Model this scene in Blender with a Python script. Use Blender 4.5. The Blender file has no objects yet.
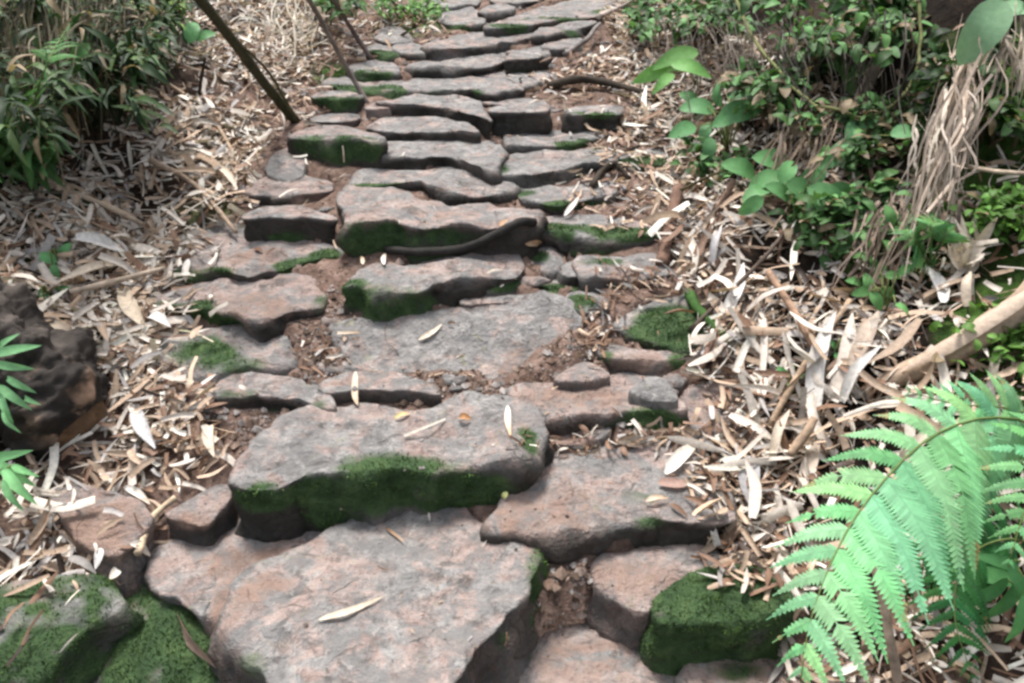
import bpy, math, random
import numpy as np
from mathutils import Vector
from mathutils.bvhtree import BVHTree

random.seed(7)
RNG = np.random.default_rng(11)
R = math.radians
sc = bpy.context.scene
COL = sc.collection

# ------------------------------------------------------------------ camera model
CAM = np.array([0.0, 0.0, 1.8])
PITCH = R(27.0)
F = 852.0
CX, CY = 512.0, 341.5
FW = np.array([0, math.cos(PITCH), -math.sin(PITCH)])
UP = np.array([0, math.sin(PITCH), math.cos(PITCH)])
RT = np.array([1.0, 0, 0])

def ray(px, py):
    return FW + RT * (px - CX) / F - UP * (py - CY) / F

# ------------------------------------------------------------------ noise
def _hash(ix, iy, iz, seed):
    h = (ix * 374761393 + iy * 668265263 + iz * 2147483647 + seed * 974634541) & 0xFFFFFFFF
    h = ((h ^ (h >> 13)) * 1274126177) & 0xFFFFFFFF
    h = h ^ (h >> 16)
    return (h & 0xFFFF) / 32767.5 - 1.0

def vnoise(p, freq, seed=0):
    p = np.asarray(p, float) * freq
    i = np.floor(p).astype(np.int64)
    f = p - i
    u = f * f * (3 - 2 * f)
    r = 0
    for dx in (0, 1):
        for dy in (0, 1):
            for dz in (0, 1):
                w = (u[..., 0] if dx else 1 - u[..., 0]) * (u[..., 1] if dy else 1 - u[..., 1]) * (u[..., 2] if dz else 1 - u[..., 2])
                r = r + w * _hash(i[..., 0] + dx, i[..., 1] + dy, i[..., 2] + dz, seed)
    return r

def fbm(p, freq, seed=0, oct=3, gain=0.5):
    a, r = 1.0, 0
    for k in range(oct):
        r = r + a * vnoise(p, freq * 2 ** k, seed + k * 17)
        a *= gain
    return r

def sstep(a, b, x):
    t = np.clip((x - a) / (b - a), 0, 1)
    return t * t * (3 - 2 * t)

# ------------------------------------------------------------------ terrain
def S(y):
    y = np.asarray(y, float)
    u = y - 1.0
    z = np.where(u < 0, 0.45 * u, np.where(u < 3.2, 0.45 * u - 0.055 * u * u,
        0.45 * 3.2 - 0.055 * 3.2 ** 2 + 0.098 * (u - 3.2)))
    return 0.5 + z

XL, XR = -0.86, 0.47
def bank(x, y):
    x = np.asarray(x, float); y = np.asarray(y, float)
    tl = np.maximum(0, XL - x); tr = np.maximum(0, x - XR)
    l = 0.22 * tl + 0.22 * np.minimum(tl, 1.5) ** 2
    l = l + 1.15 * sstep(-1.45, -2.15, x) * sstep(2.3, 3.0, y)
    r = 0.42 * tr + 0.22 * np.minimum(tr, 1.5) ** 2
    edge = 1.22 + 0.12 * np.sin(y * 3.1)
    r = r + 0.75 * sstep(edge, edge + 0.35, x) * sstep(1.9, 2.5, y)
    return l + r

def T(x, y):
    return S(y) + bank(x, y)

def hit(px, py, off=0.0):
    d = ray(px, py)
    t, step = 0.6, 0.01
    while t < 14:
        p = CAM + d * t
        if p[2] <= float(T(p[0], p[1])) + off:
            a, b = t - step, t
            for _ in range(14):
                m = (a + b) / 2
                q = CAM + d * m
                if q[2] <= float(T(q[0], q[1])) + off: b = m
                else: a = m
            return CAM + d * b
        t += step
    return CAM + d * 6

def hitS(px, py):
    d = ray(px, py)
    a, b = 0.5, 14.0
    for _ in range(50):
        m = (a + b) / 2
        q = CAM + d * m
        if q[2] <= float(S(q[1])): b = m
        else: a = m
    return CAM + d * b

# ------------------------------------------------------------------ object helpers
def props(o, label=None, cat=None, group=None, kind=None):
    if label: o['label'] = label
    if cat: o['category'] = cat
    if group: o['group'] = group
    if kind: o['kind'] = kind
    return o

def link(name, V, Fc, mat, origin=None, parent=None, attrs=None, smooth=True):
    V = np.asarray(V, float).reshape(-1, 3)
    if parent is not None:
        origin = np.array(parent['_o'])
    elif origin is None:
        origin = np.array([V[:, 0].mean(), V[:, 1].mean(), V[:, 2].min()])
    me = bpy.data.meshes.new(name)
    me.from_pydata((V - origin).tolist(), [], [tuple(int(i) for i in f) for f in Fc])
    if smooth:
        me.polygons.foreach_set('use_smooth', [True] * len(me.polygons))
    if attrs:
        for k, a in attrs.items():
            a = np.asarray(a, np.float32)
            if a.ndim == 2:
                at = me.attributes.new(k, 'FLOAT_COLOR', 'POINT')
                at.data.foreach_set('color', np.c_[a[:, :3], np.ones(len(a))].astype(np.float32).ravel())
            else:
                at = me.attributes.new(k, 'FLOAT', 'POINT')
                at.data.foreach_set('value', a.ravel())
    me.update()
    me.materials.append(mat)
    o = bpy.data.objects.new(name, me)
    COL.objects.link(o)
    if parent is not None:
        o.parent = parent
        o['_o'] = [float(v) for v in origin]
    else:
        o.location = origin
        o['_o'] = [float(v) for v in origin]
    return o

def empty(name, loc):
    o = bpy.data.objects.new(name, None)
    o.empty_display_size = 0.05
    COL.objects.link(o)
    o.location = loc
    o['_o'] = [float(v) for v in loc]
    return o

class MB:
    def __init__(s): s.V, s.F, s.C, s.n = [], [], [], 0
    def add(s, V, Fc, c):
        V = np.asarray(V, float)
        s.V.append(V); s.F += [tuple(i + s.n for i in f) for f in Fc]
        c = np.asarray(c, float)
        s.C.append(np.tile(c, (len(V), 1)) if c.ndim == 1 else c)
        s.n += len(V)
    def build(s, name, mat, parent=None, origin=None, smooth=True):
        return link(name, np.concatenate(s.V), s.F, mat, origin, parent, {'Col': np.concatenate(s.C)}, smooth)

def norm(v):
    v = np.asarray(v, float)
    return v / (np.linalg.norm(v) + 1e-9)

def smooth_path(P, n):
    P = np.asarray(P, float)
    if len(P) < 3:
        t = np.linspace(0, 1, n)[:, None]
        return P[0] * (1 - t) + P[-1] * t
    Q = np.vstack([2 * P[0] - P[1], P, 2 * P[-1] - P[-2]])
    out = []
    m = len(P) - 1
    for tt in np.linspace(0, m, n):
        k = min(int(tt), m - 1); f = tt - k
        a, b, c, d = Q[k], Q[k + 1], Q[k + 2], Q[k + 3]
        out.append(0.5 * ((2 * b) + (c - a) * f + (2 * a - 5 * b + 4 * c - d) * f * f + (3 * b - a - 3 * c + d) * f ** 3))
    return np.array(out)

def tube(mb, P, r0, r1, c, n=14, seg=7, rough=0.12, seed=0, caps=True):
    P = smooth_path(P, n)
    tan = np.gradient(P, axis=0)
    ref = np.array([0, 0, 1.0]) if abs(norm(tan[0])[2]) < .9 else np.array([1.0, 0, 0])
    V = []
    for i in range(n):
        t = norm(tan[i]); a = norm(np.cross(t, ref)); b = np.cross(t, a)
        r = r0 + (r1 - r0) * i / (n - 1)
        for k in range(seg):
            th = 2 * math.pi * k / seg
            V.append(P[i] + (a * math.cos(th) + b * math.sin(th)) * r)
    V = np.array(V)
    nz = vnoise(V, 18 if r0 > .02 else 60, seed)
    ctr = np.repeat(P, seg, 0)
    V = ctr + (V - ctr) * (1 + rough * nz)[:, None]
    Fc = []
    for i in range(n - 1):
        for k in range(seg):
            a, b = i * seg + k, i * seg + (k + 1) % seg
            Fc.append((a, b, b + seg, a + seg))
    if caps:
        Fc.append(tuple(range(seg))[::-1]); Fc.append(tuple((n - 1) * seg + k for k in range(seg)))
    cc = np.asarray(c, float) * (1 + 0.25 * vnoise(V, 30, seed + 3))[:, None]
    mb.add(V, Fc, np.clip(cc, 0.005, 1))

def strip(mb, P, W, N, c, c2=None, fold=0.0, ns=8, shape='lance', thick=0.0, curlx=0.0):
    """A leaf or sheath: centre line P, full width W, facing N."""
    P = smooth_path(P, ns + 1)
    tan = np.gradient(P, axis=0)
    V, C = [], []
    c = np.asarray(c, float); c2 = c if c2 is None else np.asarray(c2, float)
    for i in range(ns + 1):
        t = i / ns
        if shape == 'lance': w = math.sin(math.pi * min(1, 0.06 + 0.94 * t ** 0.75)) ** 0.8
        elif shape == 'oval': w = math.sin(math.pi * min(1, .02 + .98 * t ** 0.85)) ** 0.6
        elif shape == 'sheath': w = min(1, (1 - t) * 2.2 + .12) * min(1, .6 + t * 2)
        else: w = 1.0 - .25 * t
        w *= W / 2
        tg = norm(tan[i]); side = norm(np.cross(tg, N)); nn = np.cross(side, tg)
        lift = (fold + curlx * math.sin(t * 5)) * w
        V += [P[i] - side * w + nn * lift, P[i], P[i] + side * w + nn * lift]
        k = c * (1 - t) + c2 * t
        C += [k * .92, k * 1.06, k * .92]
    Fc = []
    for i in range(ns):
        a = i * 3
        Fc += [(a, a + 1, a + 4, a + 3), (a + 1, a + 2, a + 5, a + 4)]
    mb.add(np.array(V), Fc, np.array(C))

# ------------------------------------------------------------------ materials
def mat_base(name):
    m = bpy.data.materials.new(name); m.use_nodes = True
    nt = m.node_tree; nt.nodes.clear()
    return m, nt

class NT:
    def __init__(s, nt): s.nt = nt
    def n(s, t, **k):
        nd = s.nt.nodes.new(t)
        for a, v in k.items(): setattr(nd, a, v)
        return nd
    def l(s, a, b): s.nt.links.new(a, b)
    def attr(s, name):
        nd = s.n('ShaderNodeAttribute'); nd.attribute_name = name; return nd
    def noise(s, vec, scale, detail=4, rough=.6, dist=0.0):
        nd = s.n('ShaderNodeTexNoise'); s.l(vec, nd.inputs['Vector'])
        nd.inputs['Scale'].default_value = scale; nd.inputs['Detail'].default_value = detail
        nd.inputs['Roughness'].default_value = rough; nd.inputs['Distortion'].default_value = dist
        return nd.outputs['Fac']
    def ramp(s, fac, *st):
        nd = s.n('ShaderNodeValToRGB'); s.l(fac, nd.inputs[0])
        e = nd.color_ramp.elements
        while len(e) < len(st): e.new(.5)
        for i, (p, c) in enumerate(st):
            e[i].position = p
            e[i].color = (*c, 1) if not isinstance(c, (int, float)) else (c, c, c, 1)
        return nd.outputs[0]
    def mix(s, fac, a, b, mode='MIX'):
        nd = s.n('ShaderNodeMix', data_type='RGBA', blend_type=mode)
        for sock, v in ((nd.inputs[0], fac), (nd.inputs[6], a), (nd.inputs[7], b)):
            if isinstance(v, (int, float)): sock.default_value = v
            elif isinstance(v, tuple): sock.default_value = (*v, 1)
            else: s.l(v, sock)
        return nd.outputs[2]
    def math(s, op, a, b=0.0, clamp=False):
        nd = s.n('ShaderNodeMath', operation=op, use_clamp=clamp)
        for sock, v in ((nd.inputs[0], a), (nd.inputs[1], b)):
            if isinstance(v, (int, float)): sock.default_value = v
            else: s.l(v, sock)
        return nd.outputs[0]
    def bump(s, h, strength, dist, nrm=None):
        nd = s.n('ShaderNodeBump'); s.l(h, nd.inputs['Height'])
        nd.inputs['Strength'].default_value = strength; nd.inputs['Distance'].default_value = dist
        if nrm is not None: s.l(nrm, nd.inputs['Normal'])
        return nd.outputs[0]
    def out(s, sh):
        o = s.n('ShaderNodeOutputMaterial'); s.l(sh, o.inputs[0])
    def princ(s, col, rough, nrm=None, spec=.3):
        p = s.n('ShaderNodeBsdfPrincipled')
        if isinstance(col, tuple): p.inputs['Base Color'].default_value = (*col, 1)
        else: s.l(col, p.inputs['Base Color'])
        if isinstance(rough, (int, float)): p.inputs['Roughness'].default_value = rough
        else: s.l(rough, p.inputs['Roughness'])
        p.inputs['Specular IOR Level'].default_value = spec
        if nrm is not None: s.l(nrm, p.inputs['Normal'])
        return p.outputs[0]

def make_stone():
    m, nt = mat_base('weathered_stone'); g = NT(nt)
    pos = g.n('ShaderNodeNewGeometry').outputs['Position']
    n1 = g.noise(pos, 5, 5, .6, .4); n2 = g.noise(pos, 22, 6, .65, .3); n3 = g.noise(pos, 90, 4, .7); n4 = g.noise(pos, 11, 6, .62, 1.0)
    pink = g.attr('pink').outputs['Fac']; moss = g.attr('moss').outputs['Fac']; soil = g.attr('soil').outputs['Fac']; damp = g.attr('damp').outputs['Fac']
    grey = g.ramp(n2, (.3, (.115, .112, .11)), (.46, (.235, .228, .222)), (.68, (.36, .348, .335)))
    rose = g.ramp(n2, (.28, (.20, .14, .12)), (.48, (.35, .265, .235)), (.7, (.46, .375, .34)))
    pf = g.math('ADD', g.math('MULTIPLY', g.math('SUBTRACT', n4, .5), 7.0), pink, True)
    base = g.mix(pf, grey, rose)
    lich = g.ramp(g.noise(pos, 34, 5, .6, .6), (.56, 0.0), (.66, 1.0))
    base = g.mix(g.math('MULTIPLY', lich, .4), base, (.45, .425, .40))
    dk = g.ramp(g.noise(pos, 17, 6, .7, .8), (.36, 1.0), (.46, 0.0))
    base = g.mix(g.math('MULTIPLY', dk, .7), base, (.075, .07, .066))
    base = g.mix(g.math('MULTIPLY', g.ramp(n3, (.35, 1.0), (.5, 0.0)), .35), base, (.09, .08, .075))
    sp = g.ramp(g.noise(pos, 75, 5, .72, .5), (.30, 1.0), (.44, 0.0))
    base = g.mix(g.math('MULTIPLY', sp, .7), base, (.095, .09, .085))
    wl = g.ramp(g.noise(pos, 60, 5, .7, .8), (.60, 0.0), (.68, 1.0))
    base = g.mix(g.math('MULTIPLY', wl, .45), base, (.52, .47, .43))
    gp = g.ramp(g.noise(pos, 15, 5, .65, .5), (.50, 0.0), (.58, 1.0))
    base = g.mix(g.math('MULTIPLY', gp, .7), base, (.185, .183, .18))
    cr = g.math('ABSOLUTE', g.math('SUBTRACT', g.noise(pos, 4.2, 3, .5, .15), .5))
    cm = g.math('MULTIPLY', g.ramp(cr, (.002, 1.0), (.008, 0.0)), g.ramp(n4, (.5, 0.0), (.58, 1.0)))
    base = g.mix(g.math('MULTIPLY', cm, .45), base, (.07, .06, .055))
    yl = g.ramp(g.noise(pos, 24, 5, .66, .7), (.63, 0.0), (.70, 1.0))
    base = g.mix(g.math('MULTIPLY', yl, .5), base, (.25, .245, .12))
    # damp algae film on the sides, deepened to paint in the risers' shade
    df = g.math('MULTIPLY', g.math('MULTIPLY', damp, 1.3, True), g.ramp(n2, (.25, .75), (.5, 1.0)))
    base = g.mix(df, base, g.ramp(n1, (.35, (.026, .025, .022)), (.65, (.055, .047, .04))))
    sf = g.math('ADD', g.math('ADD', g.math('MULTIPLY', g.math('SUBTRACT', n4, .5), 2.6), g.math('MULTIPLY', g.math('SUBTRACT', n2, .5), 3.2)), g.math('SUBTRACT', g.math('MULTIPLY', soil, 1.3), .25), True)
    sf = g.math('MULTIPLY', sf, g.ramp(soil, (.02, 0.0), (.2, 1.0)))
    base = g.mix(sf, base, g.ramp(n2, (.3, (.17, .105, .08)), (.7, (.33, .235, .19))))
    mf = g.math('ADD', g.math('MULTIPLY', g.math('SUBTRACT', n2, .5), 2.0), g.math('MULTIPLY', g.math('SUBTRACT', moss, .18), 2.6), True)
    mf = g.math('MULTIPLY', mf, g.ramp(moss, (.03, 0.0), (.2, 1.0)))
    mc = g.ramp(n2, (.3, (.022, .046, .018)), (.5, (.045, .085, .032)), (.75, (.085, .135, .05)))
    base = g.mix(mf, base, mc)
    h = g.math('ADD', g.math('ADD', g.math('MULTIPLY', n2, .6), g.math('MULTIPLY', n3, .4)), g.math('MULTIPLY', cm, -.12))
    b = g.bump(h, 1.0, .03)
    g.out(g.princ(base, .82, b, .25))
    return m

def make_soil():
    m, nt = mat_base('forest_soil'); g = NT(nt)
    pos = g.n('ShaderNodeNewGeometry').outputs['Position']
    n1 = g.noise(pos, 4, 5, .6); n2 = g.noise(pos, 25, 6, .7); n3 = g.noise(pos, 120, 4, .7)
    hum_shade = g.attr('humus_shade').outputs['Fac']; moss = g.attr('moss').outputs['Fac']
    red = g.ramp(n2, (.3, (.085, .056, .045)), (.5, (.19, .128, .102)), (.72, (.36, .265, .22)))
    blk = g.ramp(n2, (.3, (.007, .006, .005)), (.6, (.022, .016, .012)), (.8, (.06, .042, .03)))  # dark humus, taken near black to paint in the shade of the hollows
    base = g.mix(hum_shade, red, blk)
    mf = g.math('MULTIPLY', g.math('ADD', g.math('MULTIPLY', g.math('SUBTRACT', n1, .5), 3.0), g.math('SUBTRACT', moss, .1), True), g.ramp(moss, (.03, 0.0), (.15, 1.0)))
    base = g.mix(mf, base, g.ramp(n2, (.3, (.02, .055, .012)), (.7, (.09, .17, .035))))
    h = g.math('ADD', g.math('MULTIPLY', n2, .6), g.math('MULTIPLY', n3, .3))
    g.out(g.princ(base, .95, g.bump(h, 1.0, .025), .1))
    return m

def make_vcol(name, rough=.6, transl=0.0, spec=.3, bscale=60, bstr=.3, vary=.25, tsat=1.0):
    m, nt = mat_base(name); g = NT(nt)
    pos = g.n('ShaderNodeNewGeometry').outputs['Position']
    c = g.attr('Col').outputs['Color']
    nz = g.noise(pos, bscale, 4, .6)
    c = g.mix(1.0, c, g.ramp(nz, (.3, 1 - vary), (.7, 1 + vary * .6)), 'MULTIPLY')
    b = g.bump(nz, bstr, .004)
    sh = g.princ(c, rough, b, spec)
    if transl > 0:
        tr = g.n('ShaderNodeBsdfTranslucent'); g.l(g.mix(1.0, c, (1.0, 1.0, .6), 'MULTIPLY'), tr.inputs[0])
        mx = g.n('ShaderNodeMixShader'); mx.inputs[0].default_value = transl
        g.l(sh, mx.inputs[1]); g.l(tr.outputs[0], mx.inputs[2]); sh = mx.outputs[0]
    g.out(sh)
    return m

M_STONE = make_stone(); M_SOIL = make_soil()
M_LITTER = make_vcol('dry_leaf', .6, .12, .3, 90, .4, .22)
M_GREEN = make_vcol('green_leaf', .55, .28, .25, 70, .25, .16)
M_MOSS = make_vcol('moss_tufts', .8, .15, .1, 40, .0, .3)
M_WOOD = make_vcol('bark_wood', .85, 0, .2, 45, .9, .4)

# ------------------------------------------------------------------ stones
STONES = []      # (object, V, poly_xy, ztop, tilt, yf)
BV, BF = [], []  # surface for ray casts
bn = 0

def resample(P, n):
    P = np.vstack([P, P[:1]])
    d = np.r_[0, np.cumsum(np.linalg.norm(np.diff(P, axis=0), axis=1))]
    t = np.linspace(0, d[-1], n, endpoint=False)
    return np.c_[[np.interp(t, d, P[:, k]) for k in range(P.shape[1])]].T, d[-1]

def chaikin(P, it=1):
    for _ in range(it):
        Q = np.roll(P, -1, 0)
        P = np.stack([.78 * P + .22 * Q, .22 * P + .78 * Q], 1).reshape(-1, P.shape[1])
    return P

def front_v(poly, x):
    best = -1e9
    n = len(poly)
    for i in range(n):
        (x0, y0), (x1, y1) = poly[i], poly[(i + 1) % n]
        if (x0 - x) * (x1 - x) <= 0 and x0 != x1:
            best = max(best, y0 + (y1 - y0) * (x - x0) / (x1 - x0))
    return best

def in_poly(X, Y, P):
    r = np.zeros(X.shape, bool)
    n = len(P)
    for i in range(n):
        x0, y0 = P[i]; x1, y1 = P[(i + 1) % n]
        c = ((y0 > Y) != (y1 > Y)) & (X < (x1 - x0) * (Y - y0) / (y1 - y0 + 1e-12) + x0)
        r ^= c
    return r

def stone(label, poly, vb, xf=None, tilt=0.0, pink=.35, moss=(), soil=(), dome=0.0, damp=.75, mossall=0.0, lift=None, cat='stone step', name='stone_step', rough=1.0, group='stones of the stairway', flare=0.012, above=None):
    global bn
    poly = np.array(poly, float)
    if xf is None: xf = poly[:, 0].mean()
    vf = front_v(poly, xf)
    b = hitS(xf, vb) if lift is None else hit(xf, vb, lift)
    if above is not None:      # rests on the top of an earlier stone
        o_, B_, z_, ti_, y_ = STONES[above]
        d = ray(xf, vb); b = CAM + d * (z_ - ti_ * y_ + ti_ * CAM[1] - CAM[2]) / (d[2] - ti_ * d[1])
    ymid, hh = (poly[:, 1].min() + poly[:, 1].max()) / 2, np.ptp(poly[:, 1])
    up_ = np.clip((ymid - poly[:, 1]) / (hh / 2), 0, 1)
    poly[:, 1] -= up_ * (1.5 + .07 * hh)
    far_ = float(vf < 100)
    poly[:, 1] -= up_ * 1.8 * far_
    poly[:, 0] = poly[:, 0].mean() + (poly[:, 0] - poly[:, 0].mean()) * (1.025 + .07 * far_)
    d = ray(xf, vf)
    t = (b[1] - CAM[1]) / d[1]
    ztop = (CAM + d * t)[2]; yf = b[1]
    rise = max(.02, ztop - b[2])
    W = []
    for px, py in poly:
        d = ray(px, py)
        # z = ztop + tilt*(y-yf)
        t = (ztop + tilt * (CAM[1] - yf) - CAM[2]) / (d[2] - tilt * d[1])
        W.append((CAM + d * t)[:2])
    W = chaikin(np.array(W), 1)
    per = np.linalg.norm(np.diff(np.vstack([W, W[:1]]), axis=0), axis=1).sum()
    n = int(np.clip(per / .009, 44, 210))
    B, per = resample(W, n)
    sd = len(STONES) * 7 + 3
    B3 = np.c_[B, np.zeros(n)]
    size = math.sqrt(abs(np.sum(B[:, 0] * np.roll(B[:, 1], -1) - np.roll(B[:, 0], -1) * B[:, 1]) / 2))
    c = B.mean(0)
    rad = B - c
    jag = fbm(B3, 13, sd, 2) * (.010 if yf < 2.2 else .007) + (.5 - np.abs(vnoise(B3, 24, sd + 2))) * .011 + vnoise(B3, 70, sd + 4) * .0028 + .006
    B = B + rad / (np.linalg.norm(rad, axis=1)[:, None] + 1e-6) * (jag * min(1, size / .2) * rough)[:, None]
    area = np.sum(B[:, 0] * np.roll(B[:, 1], -1) - np.roll(B[:, 0], -1) * B[:, 1])
    if area < 0: B = B[::-1]
    e = min(.009, size * .045) * rough
    depth = rise + .10
    rings = [(s, 0.0, 0) for s in np.linspace(.06, 1, 14)[:-1] * (1 - e / size * .9)]
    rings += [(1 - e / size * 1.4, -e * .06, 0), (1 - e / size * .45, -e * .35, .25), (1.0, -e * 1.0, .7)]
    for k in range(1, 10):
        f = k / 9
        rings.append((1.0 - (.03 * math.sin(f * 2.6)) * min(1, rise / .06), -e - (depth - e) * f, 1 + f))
    V, side_wt, rr = [], [], []
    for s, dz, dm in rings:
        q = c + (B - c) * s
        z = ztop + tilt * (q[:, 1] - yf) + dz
        V.append(np.c_[q, z]); side_wt += [dm] * n; rr += [min(s, 1.0)] * n
    V.append([[c[0], c[1], ztop + tilt * (c[1] - yf)]]); side_wt.append(0); rr.append(0)
    V = np.concatenate(V); side_wt = np.array(side_wt, float); fl = np.clip(side_wt - 1, 0, 1); side_wt = np.minimum(side_wt, 1); rr = np.array(rr)
    top = side_wt < .5
    amp = min(1.0, size / .25) * rough * (.8 if yf < 2.2 else .5)
    nz = fbm(V, 7, sd, 3) * .011 + fbm(V, 28, sd + 5, 3) * .005
    ledge = np.abs(vnoise(V * [1, 1, .4], 9, sd + 9)) * .012
    st_ = fbm(V, 6, sd + 13, 2) * 3.0
    ledge = ledge + (np.floor(st_) + sstep(.35, .65, st_ - np.floor(st_))) * .0035 - .010 * np.clip(.07 - np.abs(vnoise(V, 8, sd + 15)), 0, 1) / .07 * .5
    V[:, 2] += np.where(top, (nz + ledge) * amp + dome * (1 - rr ** 2), nz * amp * .5)
    side = ~top
    out = V[:, :2] - c
    out /= np.linalg.norm(out, axis=1)[:, None] + 1e-6
    q_ = fbm(V * [1, 1, 1.8], 9, sd + 31, 2) * 2.4
    sidn = ((np.floor(q_) + sstep(.3, .7, q_ - np.floor(q_))) * .011 + fbm(V * [1, 1, 2.5], 26, sd + 33, 2) * .006) * min(1, size / .2)
    V[:, :2] += out * (np.where(side, sidn * np.clip(.25 + (ztop - V[:, 2]) / .03, 0, 1), 0) + flare * fl)[:, None]
    Fc = []
    nr = len(rings)
    for i in range(nr - 1):
        for k in range(n):
            a, b2 = i * n + k, i * n + (k + 1) % n
            Fc.append((a, a + n, b2 + n, b2))
    ci = nr * n
    for k in range(n): Fc.append((ci, k, (k + 1) % n))
    Fc.append(tuple((nr - 1) * n + k for k in range(n))[::-1])
    # attributes
    proj = (V - CAM)
    dep = proj @ FW
    pxs = CX + F * (proj @ RT) / dep; pys = CY - F * (proj @ UP) / dep
    def blobs(L):
        a = np.zeros(len(V))
        for bx, by, rx, ry, st in L:
            d2 = (pxs - bx) ** 2 + (pys - by) ** 2
            cand = np.where(d2 < (math.sqrt(d2.min()) + 3) ** 2)[0]
            k = cand[np.argmin(dep[cand])]
            dv = V - V[k]
            sx = 1.2 * rx * dep[k] / F; sy = 1.25 * ry * dep[k] / F
            q = (dv[:, 0] / sx) ** 2 + (dv[:, 1] / (sy * 1.6)) ** 2 + (dv[:, 2] / (sy * 1.1)) ** 2
            a = np.maximum(a, st * (1 - sstep(.35, 1.35, np.sqrt(q))))
        return a
    mo = np.maximum(blobs(moss), mossall * np.clip(.8 + .6 * fbm(V, 12, sd + 50, 2), 0, 1))
    mo = mo * np.clip(.95 + .7 * fbm(V, 16, sd + 52, 3), 0, 1.15)
    so = blobs(soil)
    so = np.maximum(so, np.where(side, .25 * sstep(.4, 1, (ztop - V[:, 2]) / depth) * pink * 1.5, 0))
    dm = side_wt * damp * np.clip(.85 + .5 * fbm(V, 9, sd + 70, 2), 0, 1)  # side darkening: wet film plus riser shade put into the colour
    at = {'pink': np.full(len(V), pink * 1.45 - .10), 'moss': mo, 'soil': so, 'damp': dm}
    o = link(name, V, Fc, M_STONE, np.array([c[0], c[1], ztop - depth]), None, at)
    props(o, label, cat, group)
    STONES.append((o, B, ztop, tilt, yf))
    BV.append(V)
    BF.extend([tuple(i + bn for i in f) for f in Fc]); bn += len(V)
    # moss tufts as a part of their own
    if mo.max() > .4:
        Va = V
        tri = []
        for f in Fc[:-1]:
            w = np.mean([mo[i] for i in f])
            if w < .3: continue
            pts = Va[list(f)]
            nn = np.cross(pts[1] - pts[0], pts[2] - pts[0]); ar = np.linalg.norm(nn)
            if ar < 1e-9: continue
            cen = pts.mean(0)
            nn = nn / ar
            if nn @ (cen - np.array([c[0], c[1], ztop - depth * .5])) < 0: nn = -nn
            if cen[2] < ztop - rise - .03: continue
            k = RNG.poisson(ar * 70000 * max(0, w - .22) * (min(1, 2.2 / max(1, dep[f[0]])) ** 2))
            for _ in range(k):
                wts = RNG.dirichlet(np.ones(len(f)))
                tri.append((wts @ pts, nn))
        groups = {0: tri}
        if not mossall and len(moss) > 1:
            lab = list(range(len(moss)))
            for i in range(len(moss)):
                for j in range(i):
                    dx = abs(moss[i][0] - moss[j][0]) / (moss[i][2] + moss[j][2]); dy = abs(moss[i][1] - moss[j][1]) / (moss[i][3] + moss[j][3])
                    if math.hypot(dx, dy) < 1.5:
                        a_, b_ = lab[i], lab[j]
                        lab = [b_ if x == a_ else x for x in lab]
            groups = {}
            for t in tri:
                w_ = t[0] - CAM; dd_ = w_ @ FW; tx = CX + F * (w_ @ RT) / dd_; ty = CY - F * (w_ @ UP) / dd_
                k = min(range(len(moss)), key=lambda i: math.hypot((tx - moss[i][0]) / moss[i][2], (ty - moss[i][1]) / moss[i][3]))
                groups.setdefault(lab[k], []).append(t)
        for tri in groups.values():
            if len(tri) < 30: continue
            mb = MB()
            random.shuffle(tri); tri = tri[:9000]
            P = np.array([t[0] for t in tri]); N = np.array([t[1] for t in tri]); k = len(P)
            clump = .5 + .5 * vnoise(P, 45, sd + 4)
            hgt = (.002 + .0065 * RNG.random(k)) * (.35 + 1.2 * clump)
            dirn = N + RNG.normal(0, .55, (k, 3)) + [0, 0, .35]
            dirn /= np.linalg.norm(dirn, axis=1)[:, None]
            sd_ = np.cross(dirn, RNG.normal(0, 1, (k, 3))); sd_ /= np.linalg.norm(sd_, axis=1)[:, None]
            wd = (.0012 + .0016 * RNG.random(k))[:, None]
            V3 = np.stack([P - sd_ * wd - N * .002, P + sd_ * wd - N * .002, P + dirn * hgt[:, None]], 1).reshape(-1, 3)
            yel = vnoise(P, 14, 77) * .6 + vnoise(P, 50, 78) * .3 + .5 + RNG.normal(0, .18, k)
            yel = np.clip(yel, 0, 1)[:, None]
            cc = np.array([.034, .066, .024]) * (1 - yel) + np.array([.11, .185, .055]) * yel
            cc = np.repeat(cc, 3, 0)
            mb.add(V3, [(3 * i, 3 * i + 1, 3 * i + 2) for i in range(k)], cc)
            mb.build('moss', M_MOSS, o, smooth=False)
    return o

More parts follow.
